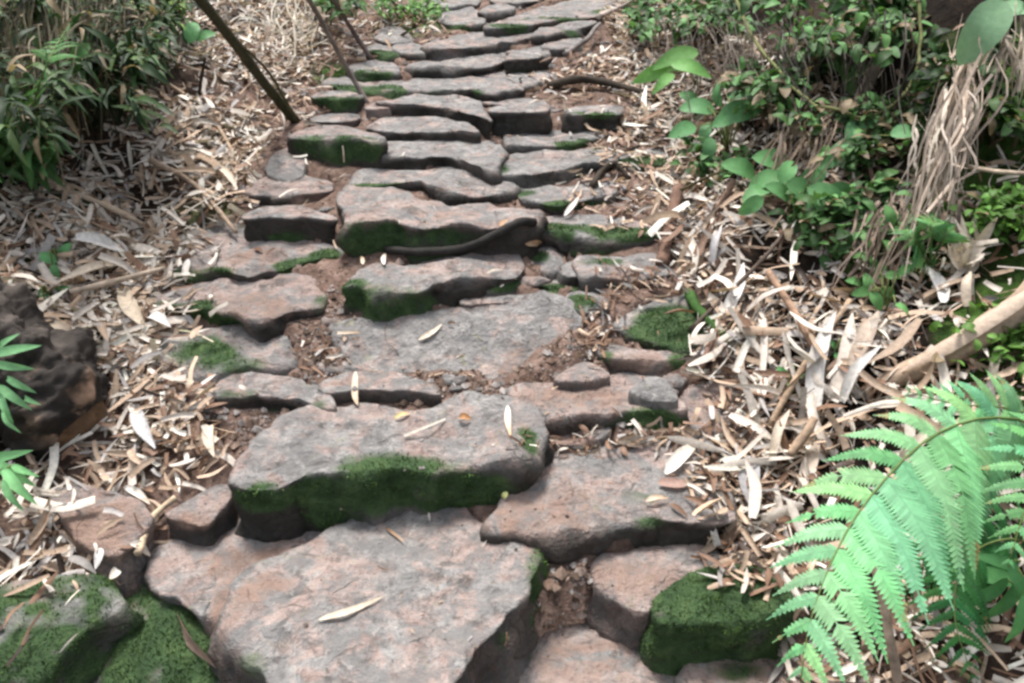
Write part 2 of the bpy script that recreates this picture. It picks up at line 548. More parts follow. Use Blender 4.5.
# --- nearest stones
stone('broad lichen-speckled flat stone at the very front with one long pale leaf on it',
      [(230,604),(240,584),(262,567),(305,556),(340,540),(372,518),(405,502),(432,511),(470,528),(500,546),(531,553),(534,564),(528,582),(512,605),(490,628),(466,655),(436,705),(380,735),(310,725),(272,680),(244,650),(230,622)],
      648, 514, .03, .42, flare=.035, moss=[(543,585,16,32,.9),(500,640,10,10,.5),(250,672,26,12,.5)], soil=[(262,585,28,12,.8),(240,600,10,20,.6)], damp=.6)
stone('flat reddish grey slab tucked behind the left edge of the front lichen-speckled stone',
      [(149,554),(187,543),(234,531),(293,530),(317,536),(330,556),(290,585),(246,628),(224,622),(200,612),(178,598),(158,582)],
      636, 195, .04, .5, soil=[(260,562,50,12,.8),(222,600,14,20,.8)], damp=.5)
stone('wide grey stone with a dark mossy front face and two pale leaves on top',
      [(232,485),(237,468),(256,443),(276,427),(302,416),(335,411),(364,408),(382,413),(405,420),(423,419),(443,413),(470,404),(505,404),(526,410),(537,423),(539,438),(528,452),(508,464),(470,466),(440,467),(434,474),(417,470),(399,466),(364,473),(300,474),(292,483),(259,486)],
      516, 400, .06, .34, moss=[(265,497,34,12,.9),(330,495,60,16,.8),(390,488,70,20,1),(450,490,60,20,1),(350,515,40,14,.8),(520,462,20,16,1),(533,440,8,18,.8),(330,520,30,14,.7),(400,488,40,14,.8)], soil=[(372,433,10,5,.5)], damp=.9)
stone('thin ledge slab with a pale leaf hanging over its dark front edge',
      [(320,388),(323,380),(352,375),(399,375),(425,380),(436,386),(439,394),(402,390),(361,389),(332,392)],
      413, 385, .05, .6, damp=.7, soil=[(350,380,30,5,.5)])
stone('thin greenish ledge slab left of the slab with the hanging leaf, beside the litter pile',
      [(213,396),(214,385),(240,376),(286,379),(318,386),(330,393),(332,410),(316,408),(298,399),(267,396),(228,397)],
      416, 270, .05, .3, moss=[(235,389,18,6,.8),(276,424,22,8,.7),(318,404,8,8,.5)], damp=.95)
stone('large smooth grey stone in mid stairway with a short pale leaf on it',
      [(330,329),(345,323),(391,320),(440,314),(476,309),(515,303),(545,304),(566,311),(587,325),(576,333),(556,341),(540,349),(523,355),(518,368),(501,381),(467,377),(428,376),(391,372),(364,366),(347,349),(338,337)],
      380, 440, .42, .02, soil=[(545,352,40,12,.7),(520,372,20,10,.7)], damp=.1, flare=.04)
stone('green-filmed stone step under the pinkish step on the left',
      [(157,356),(167,340),(189,331),(211,336),(237,332),(267,338),(286,341),(291,352),(289,368),(267,371),(247,369),(232,375),(203,376),(171,373)],
      384, 230, .22, .25, moss=[(205,350,36,17,.62),(240,362,26,10,.45)], damp=.5)
stone('pinkish step on the left with bright moss over half of its dark front',
      [(145,308),(157,295),(179,286),(232,284),(267,284),(286,280),(306,281),(318,292),(325,300),(315,306),(286,313),(252,321),(237,317),(215,309),(189,304),(162,304)],
      331, 225, .10, .8, moss=[(190,315,44,11,1),(170,303,22,6,.8),(318,301,8,9,.6),(225,325,22,7,.9)], soil=[(252,300,50,14,.6)], damp=.95)
stone('pinkish grey stone step on the left carrying litter, mossy along its whole front edge',
      [(176,270),(189,256),(191,241),(211,231),(245,231),(276,238),(316,243),(340,248),(341,253),(311,258),(281,265),(257,270),(228,270)],
      284, 225, .10, .62, moss=[(200,277,34,8,.95),(300,267,22,9,.9),(328,260,16,10,.9)], soil=[(262,252,40,10,.5)], damp=.85)
stone('short dark-fronted slab with a thin pale top on the left of the stairs',
      [(240,220),(254,210),(296,209),(320,213),(337,217),(336,221),(301,217),(272,217)],
      239, 290, .08, .4, moss=[(290,237,20,5,.8)], damp=1)
stone('pink-topped small step above the short dark-fronted slab',
      [(247,195),(250,184),(276,178),(311,179),(328,182),(330,189),(311,193),(286,196)],
      211, 290, .08, .9, soil=[(310,200,22,8,.8)], damp=.9)
stone('pale grey flat rock among leaf litter left of the mossy block',
      [(266,172),(272,155),(290,149),(302,153),(304,166),(302,177),(285,180)],
      190, 285, .25, .25, damp=.2, cat='rock', name='flat_rock')
stone('green mossy block with a tall front and a grass stalk, left of the upper steps',
      [(290,135),(305,130),(323,127),(344,128),(368,132),(384,134),(384,139),(372,142),(358,139),(340,138),(315,138)],
      167, 325, .06, .3, moss=[(330,150,36,12,1),(310,146,20,10,.8),(362,148,16,10,.9)], damp=1)
stone('narrow pale slab just above the green mossy block',
      [(308,119),(318,115),(333,114),(358,115),(359,119),(346,121),(319,121)],
      129, 335, .05, .4, damp=.8)
stone('long pale slab with a dark undercut front, above the slab with the rounded right corner',
      [(366,127),(385,120),(417,118),(446,122),(467,125),(481,130),(476,135),(456,131),(440,133),(405,131),(382,132)],
      144, 415, .06, .2, damp=.95)
stone('long grey slab whose right end curves down to a rounded corner',
      [(372,149),(389,142),(417,143),(456,142),(482,144),(500,148),(502,154),(496,168),(482,171),(474,164),(456,157),(432,156),(417,157),(397,156),(374,155)],
      173, 410, .06, .15, damp=.95, moss=[(370,152,8,6,.7)])
stone('smooth grey slab with a wavy front edge above the big pale pink step',
      [(354,184),(358,174),(378,171),(417,173),(440,171),(480,171),(505,174),(516,184),(507,192),(482,195),(467,196),(452,192),(432,187),(417,182),(401,183),(389,186),(356,187)],
      205, 440, .08, .25, moss=[(362,184,14,6,.7),(390,189,30,4,.6)], damp=.85)
stone('big pale pink stone step with a tall mossy front behind the dark root',
      [(350,229),(346,212),(341,198),(346,188),(362,189),(382,188),(399,189),(413,197),(428,202),(450,205),(475,202),(515,206),(543,208),(533,219),(523,223),(500,226),(475,227),(456,227),(421,229),(405,224),(382,224),(362,226)],
      260, 405, .10, .62, moss=[(385,243,34,16,1),(350,250,12,10,.5),(440,240,40,8,.8),(420,258,50,6,.9),(375,232,24,7,.7)], soil=[(440,212,50,8,.4)], damp=.9)
stone('pinkish grey step just below the dark root with a green mossy front',
      [(342,290),(352,276),(364,268),(411,265),(457,259),(512,252),(520,262),(512,274),(486,276),(457,279),(437,284),(423,291),(384,291),(354,288)],
      321, 390, .10, .5, moss=[(385,305,46,14,1),(352,295,16,12,.9),(425,310,24,9,.8)], damp=.8)
stone('thin sliver of slab lying just above the large smooth grey stone',
      [(457,304),(476,296),(501,295),(540,297),(541,301),(506,302),(467,306)], 311, 500, .05, .6, damp=.6)
stone('small moss-topped rock right of the green mossy front below the root',
      [(479,284),(490,272),(510,269),(522,275),(521,286),(500,291),(484,291)], 300, 500, .10, .4, moss=[(500,278,20,9,.8)], damp=.7, dome=.01, cat='rock', name='small_rock')
stone('broad slab with a mossy top and black front at the right end of the root',
      [(522,226),(549,220),(590,219),(622,221),(655,229),(658,234),(637,236),(598,241),(573,237),(544,230)],
      258, 600, .10, .3, moss=[(600,230,60,8,.95),(560,224,30,6,.9),(600,256,50,5,.6)], damp=1)
stone('grey stone step on the right beneath the black-fronted mossy slab',
      [(574,263),(585,260),(612,261),(656,256),(664,268),(671,275),(637,278),(605,277),(585,281),(578,270)],
      292, 620, .15, .1, damp=.75, soil=[(640,284,30,8,.6)], moss=[(600,258,30,4,.5)])
stone('rough grey lump right of the dark root with a curled leaf on it',
      [(524,254),(535,246),(556,248),(564,258),(562,268),(550,271),(536,267)], 273, 545, .1, .2, moss=[(540,254,10,7,.7)], dome=.015, damp=.6, cat='rock', name='small_rock')
stone('small black rock right of the rough grey lump below the root',
      [(560,268),(573,263),(583,269),(580,276),(565,277)], 285, 572, 0, 0, dome=.008, damp=1, cat='rock', name='small_rock')
stone('dark mossy boulder above the right end of the large smooth grey stone',
      [(565,306),(574,296),(598,295),(611,304),(606,312),(580,313)], 323, 588, .1, .1, moss=[(580,300,16,9,.8)], dome=.012, damp=.9, cat='rock', name='small_rock')
stone('low mossy stone between the small moss-topped rock and the dark mossy boulder',
      [(535,289),(549,280),(578,284),(580,291),(544,295)], 297, 555, .05, .3, moss=[(560,286,22,7,.9)], damp=.6, cat='rock', name='small_rock')
stone('slanted slab on the right almost wholly covered with green moss',
      [(612,325),(632,313),(671,304),(685,300),(700,313),(712,321),(712,337),(690,346),(661,341),(637,336),(622,329)],
      352, 660, .22, .1, moss=[(680,325,38,20,1),(650,330,26,9,.75),(700,340,20,16,1)], damp=.8)
stone('reddish ledge under the moss-covered slanted slab',
      [(594,351),(607,346),(651,353),(686,347),(692,354),(670,360),(637,361),(610,359)], 374, 645, .08, .75, moss=[(685,360,14,9,.8),(602,357,8,8,.5)], soil=[(640,366,40,8,.7)], damp=.7)
stone('wide dusty pink step on the right with a cushion of green moss on its front',
      [(508,404),(517,387),(558,384),(628,376),(652,378),(672,388),(682,408),(672,411),(625,411),(587,414),(572,420),(543,421),(529,411)],
      430, 630, .08, .85, moss=[(655,420,36,12,1),(690,440,10,6,.5)], soil=[(580,395,60,16,.7)], damp=.8)
stone('dark rounded rock on the wide dusty pink step',
      [(628,393),(640,382),(660,379),(674,390),(677,402),(650,400)], 409, 655, .1, -.2, above=-1, dome=.018, damp=.3, cat='rock', name='small_rock')
stone('small flat triangular slab right of the large smooth grey stone',
      [(551,382),(567,370),(590,363),(614,376),(590,380)], 388, 585, .05, .9, damp=.6, above=-2, dome=.006)
stone('low dusty pink lump at the right edge of the mossy grey step',
      [(543,428),(555,421),(575,420),(616,431),(595,440),(567,445),(545,440)], 455, 580, .12, .9, soil=[(570,440,30,8,.7)], damp=.4, cat='rock', name='small_rock')
stone('big mottled pink and grey stone on the right with a white leaf at its edge',
      [(488,524),(508,495),(529,473),(549,459),(587,453),(634,450),(675,451),(701,461),(719,479),(728,502),(730,524),(699,524),(669,519),(634,515),(611,519),(587,530),(543,533),(505,536)],
      542, 640, .12, .5, moss=[(640,495,24,8,.4),(650,526,20,6,.5)], soil=[(560,505,60,20,.6),(505,515,16,14,.7)], damp=.9)
stone('square dusty pink stone at the right edge next to the leaf litter',
      [(681,398),(693,388),(734,386),(746,400),(735,420),(719,432),(693,430),(686,415)], 441, 705, .18, .95, soil=[(710,410,26,14,.5)], damp=.4, lift=0)
stone('tan pink rounded stone left of the moss-covered block at the lower right',
      [(591,568),(600,559),(629,555),(676,545),(706,541),(719,557),(706,575),(682,585),(656,598),(650,613),(628,613),(602,592)],
      632, 632, .14, .9, soil=[(640,575,50,14,.6)], damp=.55, dome=.01)
stone('block thickly covered with dark green moss beside the fern',
      [(648,604),(673,588),(705,576),(749,572),(786,585),(792,606),(770,616),(720,622),(680,624),(655,620)],
      662, 720, .25, .3, mossall=1.0, moss=[(720,610,80,50,1)], damp=.9, lift=0)
stone('pink stone cut by the bottom of the picture right of the front lichen-speckled stone',
      [(498,668),(538,646),(573,632),(605,627),(635,637),(660,648),(684,672),(694,705),(640,735),(540,735),(500,700)],
      745, 600, .05, .85, soil=[(590,655,60,16,.6)], moss=[(520,648,18,9,.6)], damp=.5)
stone('pink stone under the moss-covered block and the fern at the bottom edge',
      [(682,670),(728,658),(778,648),(830,648),(870,660),(880,700),(800,730),(700,730)], 742, 780, .1, .9, soil=[(760,670,60,12,.5)], moss=[(730,668,40,9,.45)], damp=.5, lift=0)
stone('moss-covered rock in the bottom left corner with grass seedlings',
      [(-40,600),(0,592),(29,585),(88,581),(114,596),(118,609),(90,625),(66,648),(44,676),(0,690),(-50,680)],
      705, 50, .12, .2, mossall=.75, moss=[(60,600,60,18,.9),(20,650,50,30,.8)], damp=1, lift=.05, dome=.03, cat='rock', name='mossy_rock')
stone('sloping moss-covered boulder by the front lichen-speckled stone, a brown leaf across it',
      [(124,592),(150,576),(166,588),(184,603),(219,624),(242,650),(292,690),(300,740),(180,760),(110,730),(96,665),(112,625)],
      775, 190, .28, .25, mossall=1.0, moss=[(190,640,90,70,1)], damp=.8, dome=.03, cat='rock', name='mossy_rock')
stone('reddish crumbling rock between the rotten log and the flat reddish slab',
      [(50,494),(82,487),(97,495),(141,500),(148,521),(125,552),(94,553),(72,524)], 566, 105, .30, 1.0, soil=[(100,525,50,22,.9)], damp=.5, lift=.05, cat='rock', name='small_rock')
stone('reddish slab leaning at the left end of the wide mossy-fronted step',
      [(162,517),(182,503),(223,484),(232,497),(218,510),(206,527),(187,522)], 536, 190, .28, .95, soil=[(190,520,30,8,.8)], damp=.7, lift=.03)
# --- upper steps
stone('pale slab with a rounded point at its right end, above the two long grey slabs',
      [(372,103),(394,102),(414,97),(435,94),(476,100),(484,110),(490,121),(476,113),(452,107),(417,105),(392,106)], 119, 430, .06, .2, damp=1)
stone('small pinkish block at the left end of the pale slab with the pointed end',
      [(366,106),(378,103),(392,104),(393,108),(368,109)], 120, 380, .03, .8, damp=.3)
stone('squarish dark grey block in the middle right of the upper steps',
      [(487,112),(493,107),(520,106),(544,104),(549,108),(547,112),(520,112)], 135, 518, .05, .2, damp=1)
stone('grey slab with a tuft of moss on its right edge, beneath the squarish dark block',
      [(504,147),(509,133),(530,132),(556,133),(582,130),(606,134),(598,139),(578,142),(554,147),(530,148)], 155, 535, .08, .25, moss=[(570,146,18,6,1),(585,140,10,5,.7)], damp=.9)
stone('grey slab with a dark jagged front below the slab with the tuft of moss',
      [(500,168),(503,159),(523,155),(574,153),(605,150),(618,157),(609,164),(585,163),(566,168),(544,172),(519,175),(505,173)], 187, 550, .08, .2, damp=.85, moss=[(502,165,8,8,.6)])
stone('low grey slab with mossy edges above the black-fronted slab and its white leaf',
      [(518,186),(543,185),(558,189),(582,187),(621,184),(625,192),(601,197),(585,198),(572,202),(558,207),(546,205),(521,198)], 212, 580, .1, .2, moss=[(570,204,24,5,.8),(528,190,12,6,.6),(595,206,18,5,.7)], damp=.8)
stone('dark block with a mossy rim at the right end of the upper steps',
      [(565,116),(571,109),(597,107),(625,108),(620,115),(597,114)], 130, 595, .04, .3, moss=[(595,111,30,4,.7)], damp=1)
stone('small mossy block lying in the litter at the right edge of the upper steps',
      [(613,160),(621,155),(650,150),(667,155),(665,165),(648,164),(632,165)], 174, 640, .06, .3, moss=[(640,160,32,10,1)], damp=1, lift=0)
stone('long moss-topped slab behind the leaning thin grey stick',
      [(322,84),(340,80),(378,80),(398,83),(410,91),(385,92),(345,90)], 98, 375, .05, .2, moss=[(360,86,46,8,1),(400,94,14,6,.8)], damp=.8)
stone('dark mossy block below the long moss-topped slab at the thin grey stick',
      [(310,97),(322,94),(345,93),(361,95),(360,99),(335,99)], 114, 335, .04, .2, moss=[(335,104,30,8,.7)], damp=1)
stone('wide pale slab with a dark arched front on its right, among the upper steps',
      [(402,84),(425,78),(452,74),(476,78),(495,80),(520,74),(544,71),(547,78),(519,86),(496,91),(480,92),(468,88),(448,91),(429,90),(409,88)], 98, 460, .06, .2, moss=[(440,88,12,4,.5),(480,88,8,5,.5)], damp=1)
stone('thin pale slab just above the squarish dark block',
      [(479,101),(500,98),(519,99),(545,101),(547,105),(519,105),(485,104)], 109, 520, .04, .3, damp=1)
stone('mossy green block beside a scrap of dead leaf, left of the upper steps',
      [(348,67),(370,64),(386,64),(398,67),(397,72),(384,73),(360,71)], 81, 375, .04, .2, moss=[(365,73,22,8,1)], damp=1)
stone('pale grey slab right of the scrap of dead leaf among the upper steps',
      [(410,65),(429,60),(456,59),(484,53),(502,51),(508,57),(498,62),(484,67),(464,67),(425,68)], 78, 445, .05, .15, damp=.9)
stone('big dark block right of the pale slabs below the moss-edged slab',
      [(504,60),(519,52),(544,50),(549,53),(540,56),(520,59)], 71, 528, .03, .2, moss=[(520,74,10,4,.6)], damp=1)
stone('flat pale sliver of stone at the foot of the big dark block',
      [(479,72),(505,70),(512,75),(495,78),(480,77)], 80, 495, .05, .3, damp=.8)
stone('pale slab spanning the middle of the top steps',
      [(426,44),(448,40),(466,35),(500,35),(515,30),(530,28),(535,33),(531,37),(503,41),(480,45),(456,48),(433,47)], 59, 470, .05, .3, damp=.9)
stone('moss-edged slab on the right of the top steps above the leaf heap',
      [(534,36),(540,29),(562,23),(591,20),(594,26),(574,29),(554,34)], 43, 560, .05, .2, moss=[(575,32,20,4,.8)], damp=.9)
stone('grey block under the moss-edged slab near the crooked grey branch',
      [(540,48),(552,43),(578,40),(584,44),(565,48)], 55, 562, .04, .3, damp=.7)
stone('small slab left of the pale middle slab of the top steps',
      [(393,48),(405,45),(421,47),(427,53),(405,53)], 61, 408, .05, .2, damp=.8)
stone('dark mossy rock at the left edge of the top steps',
      [(366,50),(378,43),(398,44),(402,52),(385,56)], 62, 384, .05, .2, moss=[(380,50,18,9,.9)], damp=1, lift=0, cat='rock', name='small_rock')
stone('dark grey rock in the litter left of the pale middle slab of the top steps',
      [(372,36),(388,28),(405,31),(414,42),(390,44)], 47, 395, .1, .2, damp=.7, lift=0, cat='rock', name='small_rock')
stone('pale flat slab at the top of the stairway above a strip of moss',
      [(440,20),(448,11),(472,10),(485,23),(476,28),(450,24)], 33, 465, .06, .2, moss=[(455,32,30,5,.8)], damp=.8)
stone('long sloping slab half covered with moss at the top right of the stairway',
      [(486,28),(505,20),(519,15),(544,9),(578,1),(597,-3),(621,0),(624,8),(597,15),(568,19),(542,23),(509,28)], 36, 540, .03, .2, moss=[(560,14,44,7,.85),(520,24,34,6,.9),(608,8,22,6,.8)], damp=.8)
stone('dark block at the very top of the stairway',
      [(478,11),(500,6),(514,8),(512,11),(490,13)], 22, 498, .03, .15, damp=1)
stone('pale thin slab cut by the top of the picture in the middle of the path',
      [(488,1),(510,-4),(545,-4),(540,0),(515,3)], 7, 510, .03, .2, damp=.8)
stone('dark slab cut by the top of the picture left of the path',
      [(420,6),(440,0),(475,-2),(478,4),(450,8)], 12, 450, .03, .2, damp=.9)

# ------------------------------------------------------------------ ground sheet
gx = np.unique(np.r_[np.array([-60, -30, -15, -8, -5, -4]), np.arange(-3.4, -2.0, .08), np.arange(-2.0, 2.0, .018), np.arange(2.0, 3.4, .08), np.array([4, 5, 8, 15, 30, 60])])
gy = np.unique(np.r_[np.array([-60, -30, -12, -5, -2]), np.arange(-1, .6, .1), np.arange(.6, 5.2, .02), np.arange(5.2, 8, .15), np.array([8.5, 10, 14, 20, 35, 70])])
GX, GY = np.meshgrid(gx, gy)
GZ = T(np.clip(GX, -3.5, 3.5), np.clip(GY, -6, 12))
P3 = np.stack([GX, GY, np.zeros_like(GX)], -1)
inner = ((np.abs(GX) < 3) & (GY > 0) & (GY < 6))
isbank = np.clip(sstep(0, .25, XL - GX) + sstep(0, .2, GX - XR), 0, 1)
GZ = GZ + inner * (fbm(P3, 5, 3, 3) * (.012 + .035 * isbank) + fbm(P3, 30, 9, 2) * .006) + (.004 + .016 * sstep(3.0, 2.2, GY)) * (1 - isbank)
for o, B, zt, ti, yf in STONES:
    x0, y0 = B.min(0) - .03; x1, y1 = B.max(0) + .03
    i0, i1 = np.searchsorted(gy, [y0, y1]); j0, j1 = np.searchsorted(gx, [x0, x1])
    sx, sy = GX[i0:i1, j0:j1], GY[i0:i1, j0:j1]
    c = B.mean(0)
    ins = in_poly(sx, sy, c + (B - c) * .99)
    GZ[i0:i1, j0:j1] = np.where(ins, np.minimum(GZ[i0:i1, j0:j1], zt + ti * (sy - yf) - .03), GZ[i0:i1, j0:j1])
GV = np.stack([GX, GY, GZ], -1).reshape(-1, 3)
ny, nx = GX.shape
idx = np.arange(ny * nx).reshape(ny, nx)
GF = np.stack([idx[:-1, :-1], idx[:-1, 1:], idx[1:, 1:], idx[1:, :-1]], -1).reshape(-1, 4)
humus_shade = np.clip(isbank * .9 + .5 * sstep(.8, 1.2, GX) + .5 * sstep(-1.2, -1.5, GX) + .25 * fbm(P3, 3, 21, 2), 0, 1)  # humus on the banks, also carries the painted shade of the hollows
mossg = np.clip(.35 * fbm(P3, 2.2, 41, 2) - .1, 0, 1) * isbank
for px, py, r, st in [(15,290,30,.6),(60,225,30,.7),(205,215,28,.9),(80,310,24,.7),(1000,200,60,1),(1010,340,50,1),(960,250,40,.6),(180,250,20,.5),(420,20,40,1),(400,30,30,.8),(620,60,20,.4),(330,75,22,.6),(990,100,60,.9),(860,250,30,.5),(120,660,50,.8)]:
    p = hit(px, py); rr_ = r * np.linalg.norm(p - CAM) / F
    mossg = np.maximum(mossg, st * (1 - sstep(.4, 1.3, np.hypot(GX - p[0], (GY - p[1]) * .6) / rr_)))
ground = link('ground', GV, GF, M_SOIL, np.zeros(3), None, {'humus_shade': humus_shade.ravel(), 'moss': mossg.ravel()})
props(ground, kind='structure', label='reddish brown forest soil between the stones and under the litter')

# surface ray caster over stones and ground
allV = np.concatenate(BV + [GV]); gofs = len(allV) - len(GV)
BVH = BVHTree.FromPolygons(allV.tolist(), [tuple(f) for f in BF] + [tuple(int(i) + gofs for i in f) for f in GF])
def on(px, py, off=0.0):
    d = norm(ray(px, py))
    loc, nrm, i, dist = BVH.ray_cast(Vector(CAM), Vector(d))
    if loc is None: return hit(px, py, off), np.array([0, 0, 1.0])
    n = np.array(nrm)
    if n @ d > 0: n = -n
    return np.array(loc) + n * off, n
def drop(x, y):
    loc, nrm, i, dist = BVH.ray_cast(Vector((x, y, 5)), Vector((0, 0, -1)))
    if loc is None: return np.array([x, y, float(T(x, y))]), np.array([0, 0, 1.0])
    n = np.array(nrm)
    return np.array(loc), (n if n[2] > 0 else -n)

# ------------------------------------------------------------------ leaf litter
NSF = len(BF)
def is_stone(x, y):
    loc, nrm, i, dist = BVH.ray_cast(Vector((x, y, 5)), Vector((0, 0, -1)))
    return i is not None and i < NSF
PAL = {'pale': (.74, .66, .58), 'tan': (.50, .37, .27), 'brown': (.22, .13, .085), 'grey': (.42, .39, .37), 'dark': (.07, .05, .04)}
def litter_leaf(mb, p, n, L, W, kind, ang=None, tiltup=None):
    a = random.uniform(0, 2 * math.pi) if ang is None else ang
    t = np.array([math.cos(a), math.sin(a), 0]); t = norm(t - n * (t @ n))
    up = random.gauss(0, .28) if tiltup is None else tiltup
    t = norm(t + n * up)
    nn = norm(n + np.array([random.gauss(0, .45), random.gauss(0, .45), random.gauss(0, .2)])); nn = norm(nn - t * (nn @ t))
    curl = random.uniform(-.12, .2) * L
    s = np.cross(t, nn)
    P = [p - t * L / 2, p + nn * curl * .5 + s * random.uniform(-.1, .1) * L, p + t * L / 2 + nn * random.uniform(-.1, .15) * L]
    c = np.array(PAL[kind]) * random.uniform(.75, 1.2)
    c2 = c * random.uniform(.5, 1.1)
    strip(mb, P, W, nn, np.clip(c, 0, .8), np.clip(c2, 0, .8), random.uniform(-.5, .8), 6, random.choice(['lance', 'sheath', 'strip', 'strip']))

def pick(w=(.30, .27, .22, .11, .10)):
    return random.choices(['pale', 'tan', 'brown', 'grey', 'dark'], w)[0]

def sample_bank(side):
    for _ in range(1000):
        y = random.uniform(.95, 5.6)
        if side < 0:
            x = XL + .08 - abs(random.gauss(0, .5)) * (1 if y < 2.2 else 1.0) + random.gauss(0, .03)
        else:
            x = XR - .05 + abs(random.gauss(0, .38)) + random.gauss(0, .03)
        if abs(x) > .66 * max(1, y) + .4: continue
        dens = .6 + .8 * float(vnoise(np.array([[x, y, 0.]]), 3.0, 5)[0])
        if side < 0 and y < 1.62: dens *= .3
        if x > 1.0 and y > 2.0: dens = dens * .25 - .12
        if x < -1.35 and y > 2.4: dens = -.1
        if x > .85 and y > 2.6: dens = -.1
        if random.random() < dens + .1: return x, y
    return x, y

mb = MB()
for side, N in ((-1, 13500), (1, 10500)):
    for i in range(N):
        x, y = sample_bank(side)
        p, n = drop(x, y)
        if x > XL + .1 and x < XR - .06: continue
        if is_stone(x, y) and random.random() < .95: continue
        p = p + n * random.uniform(.002, .035)
        L = random.choice([random.uniform(.015, .05), random.uniform(.03, .07), random.uniform(.05, .12)]); W = random.uniform(.004, .016) * (.45 if random.random() < .25 else 1)
        litter_leaf(mb, p, n, L, W, pick((.42, .29, .13, .11, .05) if side < 0 and y < 2.8 else (.30, .27, .22, .11, .10)))
# heaps and crumbs caught between the stones
def pile(px, py, rx, ry, k, w, s=1.0, h=.02):
    for _ in range(k):
        q, n = on(px + random.gauss(0, rx), py + random.gauss(0, ry))
        if n[2] < .2: continue
        if q[1] > 1 and q[0] < -.25 and random.random() < .9 and is_stone(q[0], q[1]): continue
        litter_leaf(mb, q + n * random.uniform(.002, h), n, random.uniform(.02, .07) * s, random.uniform(.005, .014) * s, pick(w))
BRN = (.08, .25, .5, .07, .1); MIX = (.2, .35, .3, .1, .05); PALE = (.5, .3, .1, .1, 0)
pile(600, 72, 28, 9, 320, MIX, 1.1); pile(640, 130, 22, 20, 130, MIX); pile(640, 285, 25, 10, 90, BRN, .8); pile(600, 330, 14, 14, 80, BRN, .8)
pile(170, 430, 30, 30, 260, MIX, 1.2, .05); pile(215, 300, 14, 8, 20, PALE); pile(110, 540, 40, 20, 110, MIX, 1.0); pile(120, 330, 40, 40, 260, PALE, 1.2, .04)
pile(120, 235, 60, 22, 420, PALE, 1.3, .03); pile(330, 350, 14, 10, 50, BRN, .7); pile(720, 470, 16, 40, 130, MIX, 1.1); pile(610, 190, 25, 14, 60, MIX, .8)
pile(640, 200, 20, 20, 70, MIX, 1); pile(740, 560, 18, 20, 60, BRN, 1.1); pile(290, 160, 18, 12, 60, PALE); pile(60, 560, 40, 16, 70, MIX); pile(850, 640, 40, 25, 120, MIX, 1.1)
pile(440, 380, 60, 4, 40, BRN, .4); pile(560, 445, 30, 6, 40, BRN, .5); pile(300, 230, 60, 40, 60, BRN, .5); pile(560, 400, 80, 60, 60, BRN, .4); pile(450, 150, 70, 60, 60, MIX, .45)
pile(650, 440, 30, 8, 70, MIX, .9); pile(380, 600, 100, 50, 30, BRN, .3)
pile(345, 55, 24, 20, 200, MIX, 1.1); pile(395, 25, 20, 10, 180, MIX, 1.1); pile(320, 95, 14, 14, 80, MIX, 1.0); pile(560, 95, 20, 12, 60, MIX); pile(615, 150, 16, 14, 90, MIX)
lit = mb.build('leaf_litter', M_LITTER, None, np.array([0, 2, 0.5]))
props(lit, 'mass of small dry bamboo leaves covering both banks of the stairway', 'leaf litter', None, 'stuff')

# small stones wedged in the gaps
wedge = []
def wedge_stone(r):
    th = np.linspace(0, 2 * math.pi, 18, endpoint=False); V = []
    for ph in np.linspace(-.9, 1.4, 9):
        for t in th: V.append([math.cos(t) * math.cos(ph), math.sin(t) * math.cos(ph), math.sin(ph) * .6])
    V.append([0, 0, .62]); V = np.array(V)
    sd = random.randint(0, 9999)
    V = V * (1 + .35 * fbm(V, 1.6, sd, 3))[:, None]; q = fbm(V, 2.2, sd + 5, 2) * 3
    V = V * (1 + .06 * np.floor(q))[:, None] * r * np.array([random.uniform(.9, 1.5), random.uniform(.7, 1.1), .8])
    Fc = [(i * 18 + k, i * 18 + (k + 1) % 18, (i + 1) * 18 + (k + 1) % 18, (i + 1) * 18 + k) for i in range(8) for k in range(18)] + [(162, 144 + k, 144 + (k + 1) % 18) for k in range(18)]
    return V, Fc
tries = 0
while len(wedge) < 85 and tries < 4000:
    tries += 1
    y = random.uniform(1.1, 4.2); x = random.uniform(-.8, .5)
    if is_stone(x, y): continue
    p, n = drop(x, y); r = random.uniform(.010, .030)
    V, Fc = wedge_stone(r)
    V = V + p - np.array([0, 0, r * .15]); pk = random.uniform(.1, .95)
    o = link('small_stone', V, Fc, M_STONE, None, None, {'pink': np.full(len(V), pk), 'moss': np.zeros(len(V)), 'soil': np.full(len(V), .15), 'damp': np.full(len(V), .1)})
    props(o, 'small reddish stone wedged in the soil between the steps', 'small stone', 'small stones wedged between the steps'); wedge.append(o)

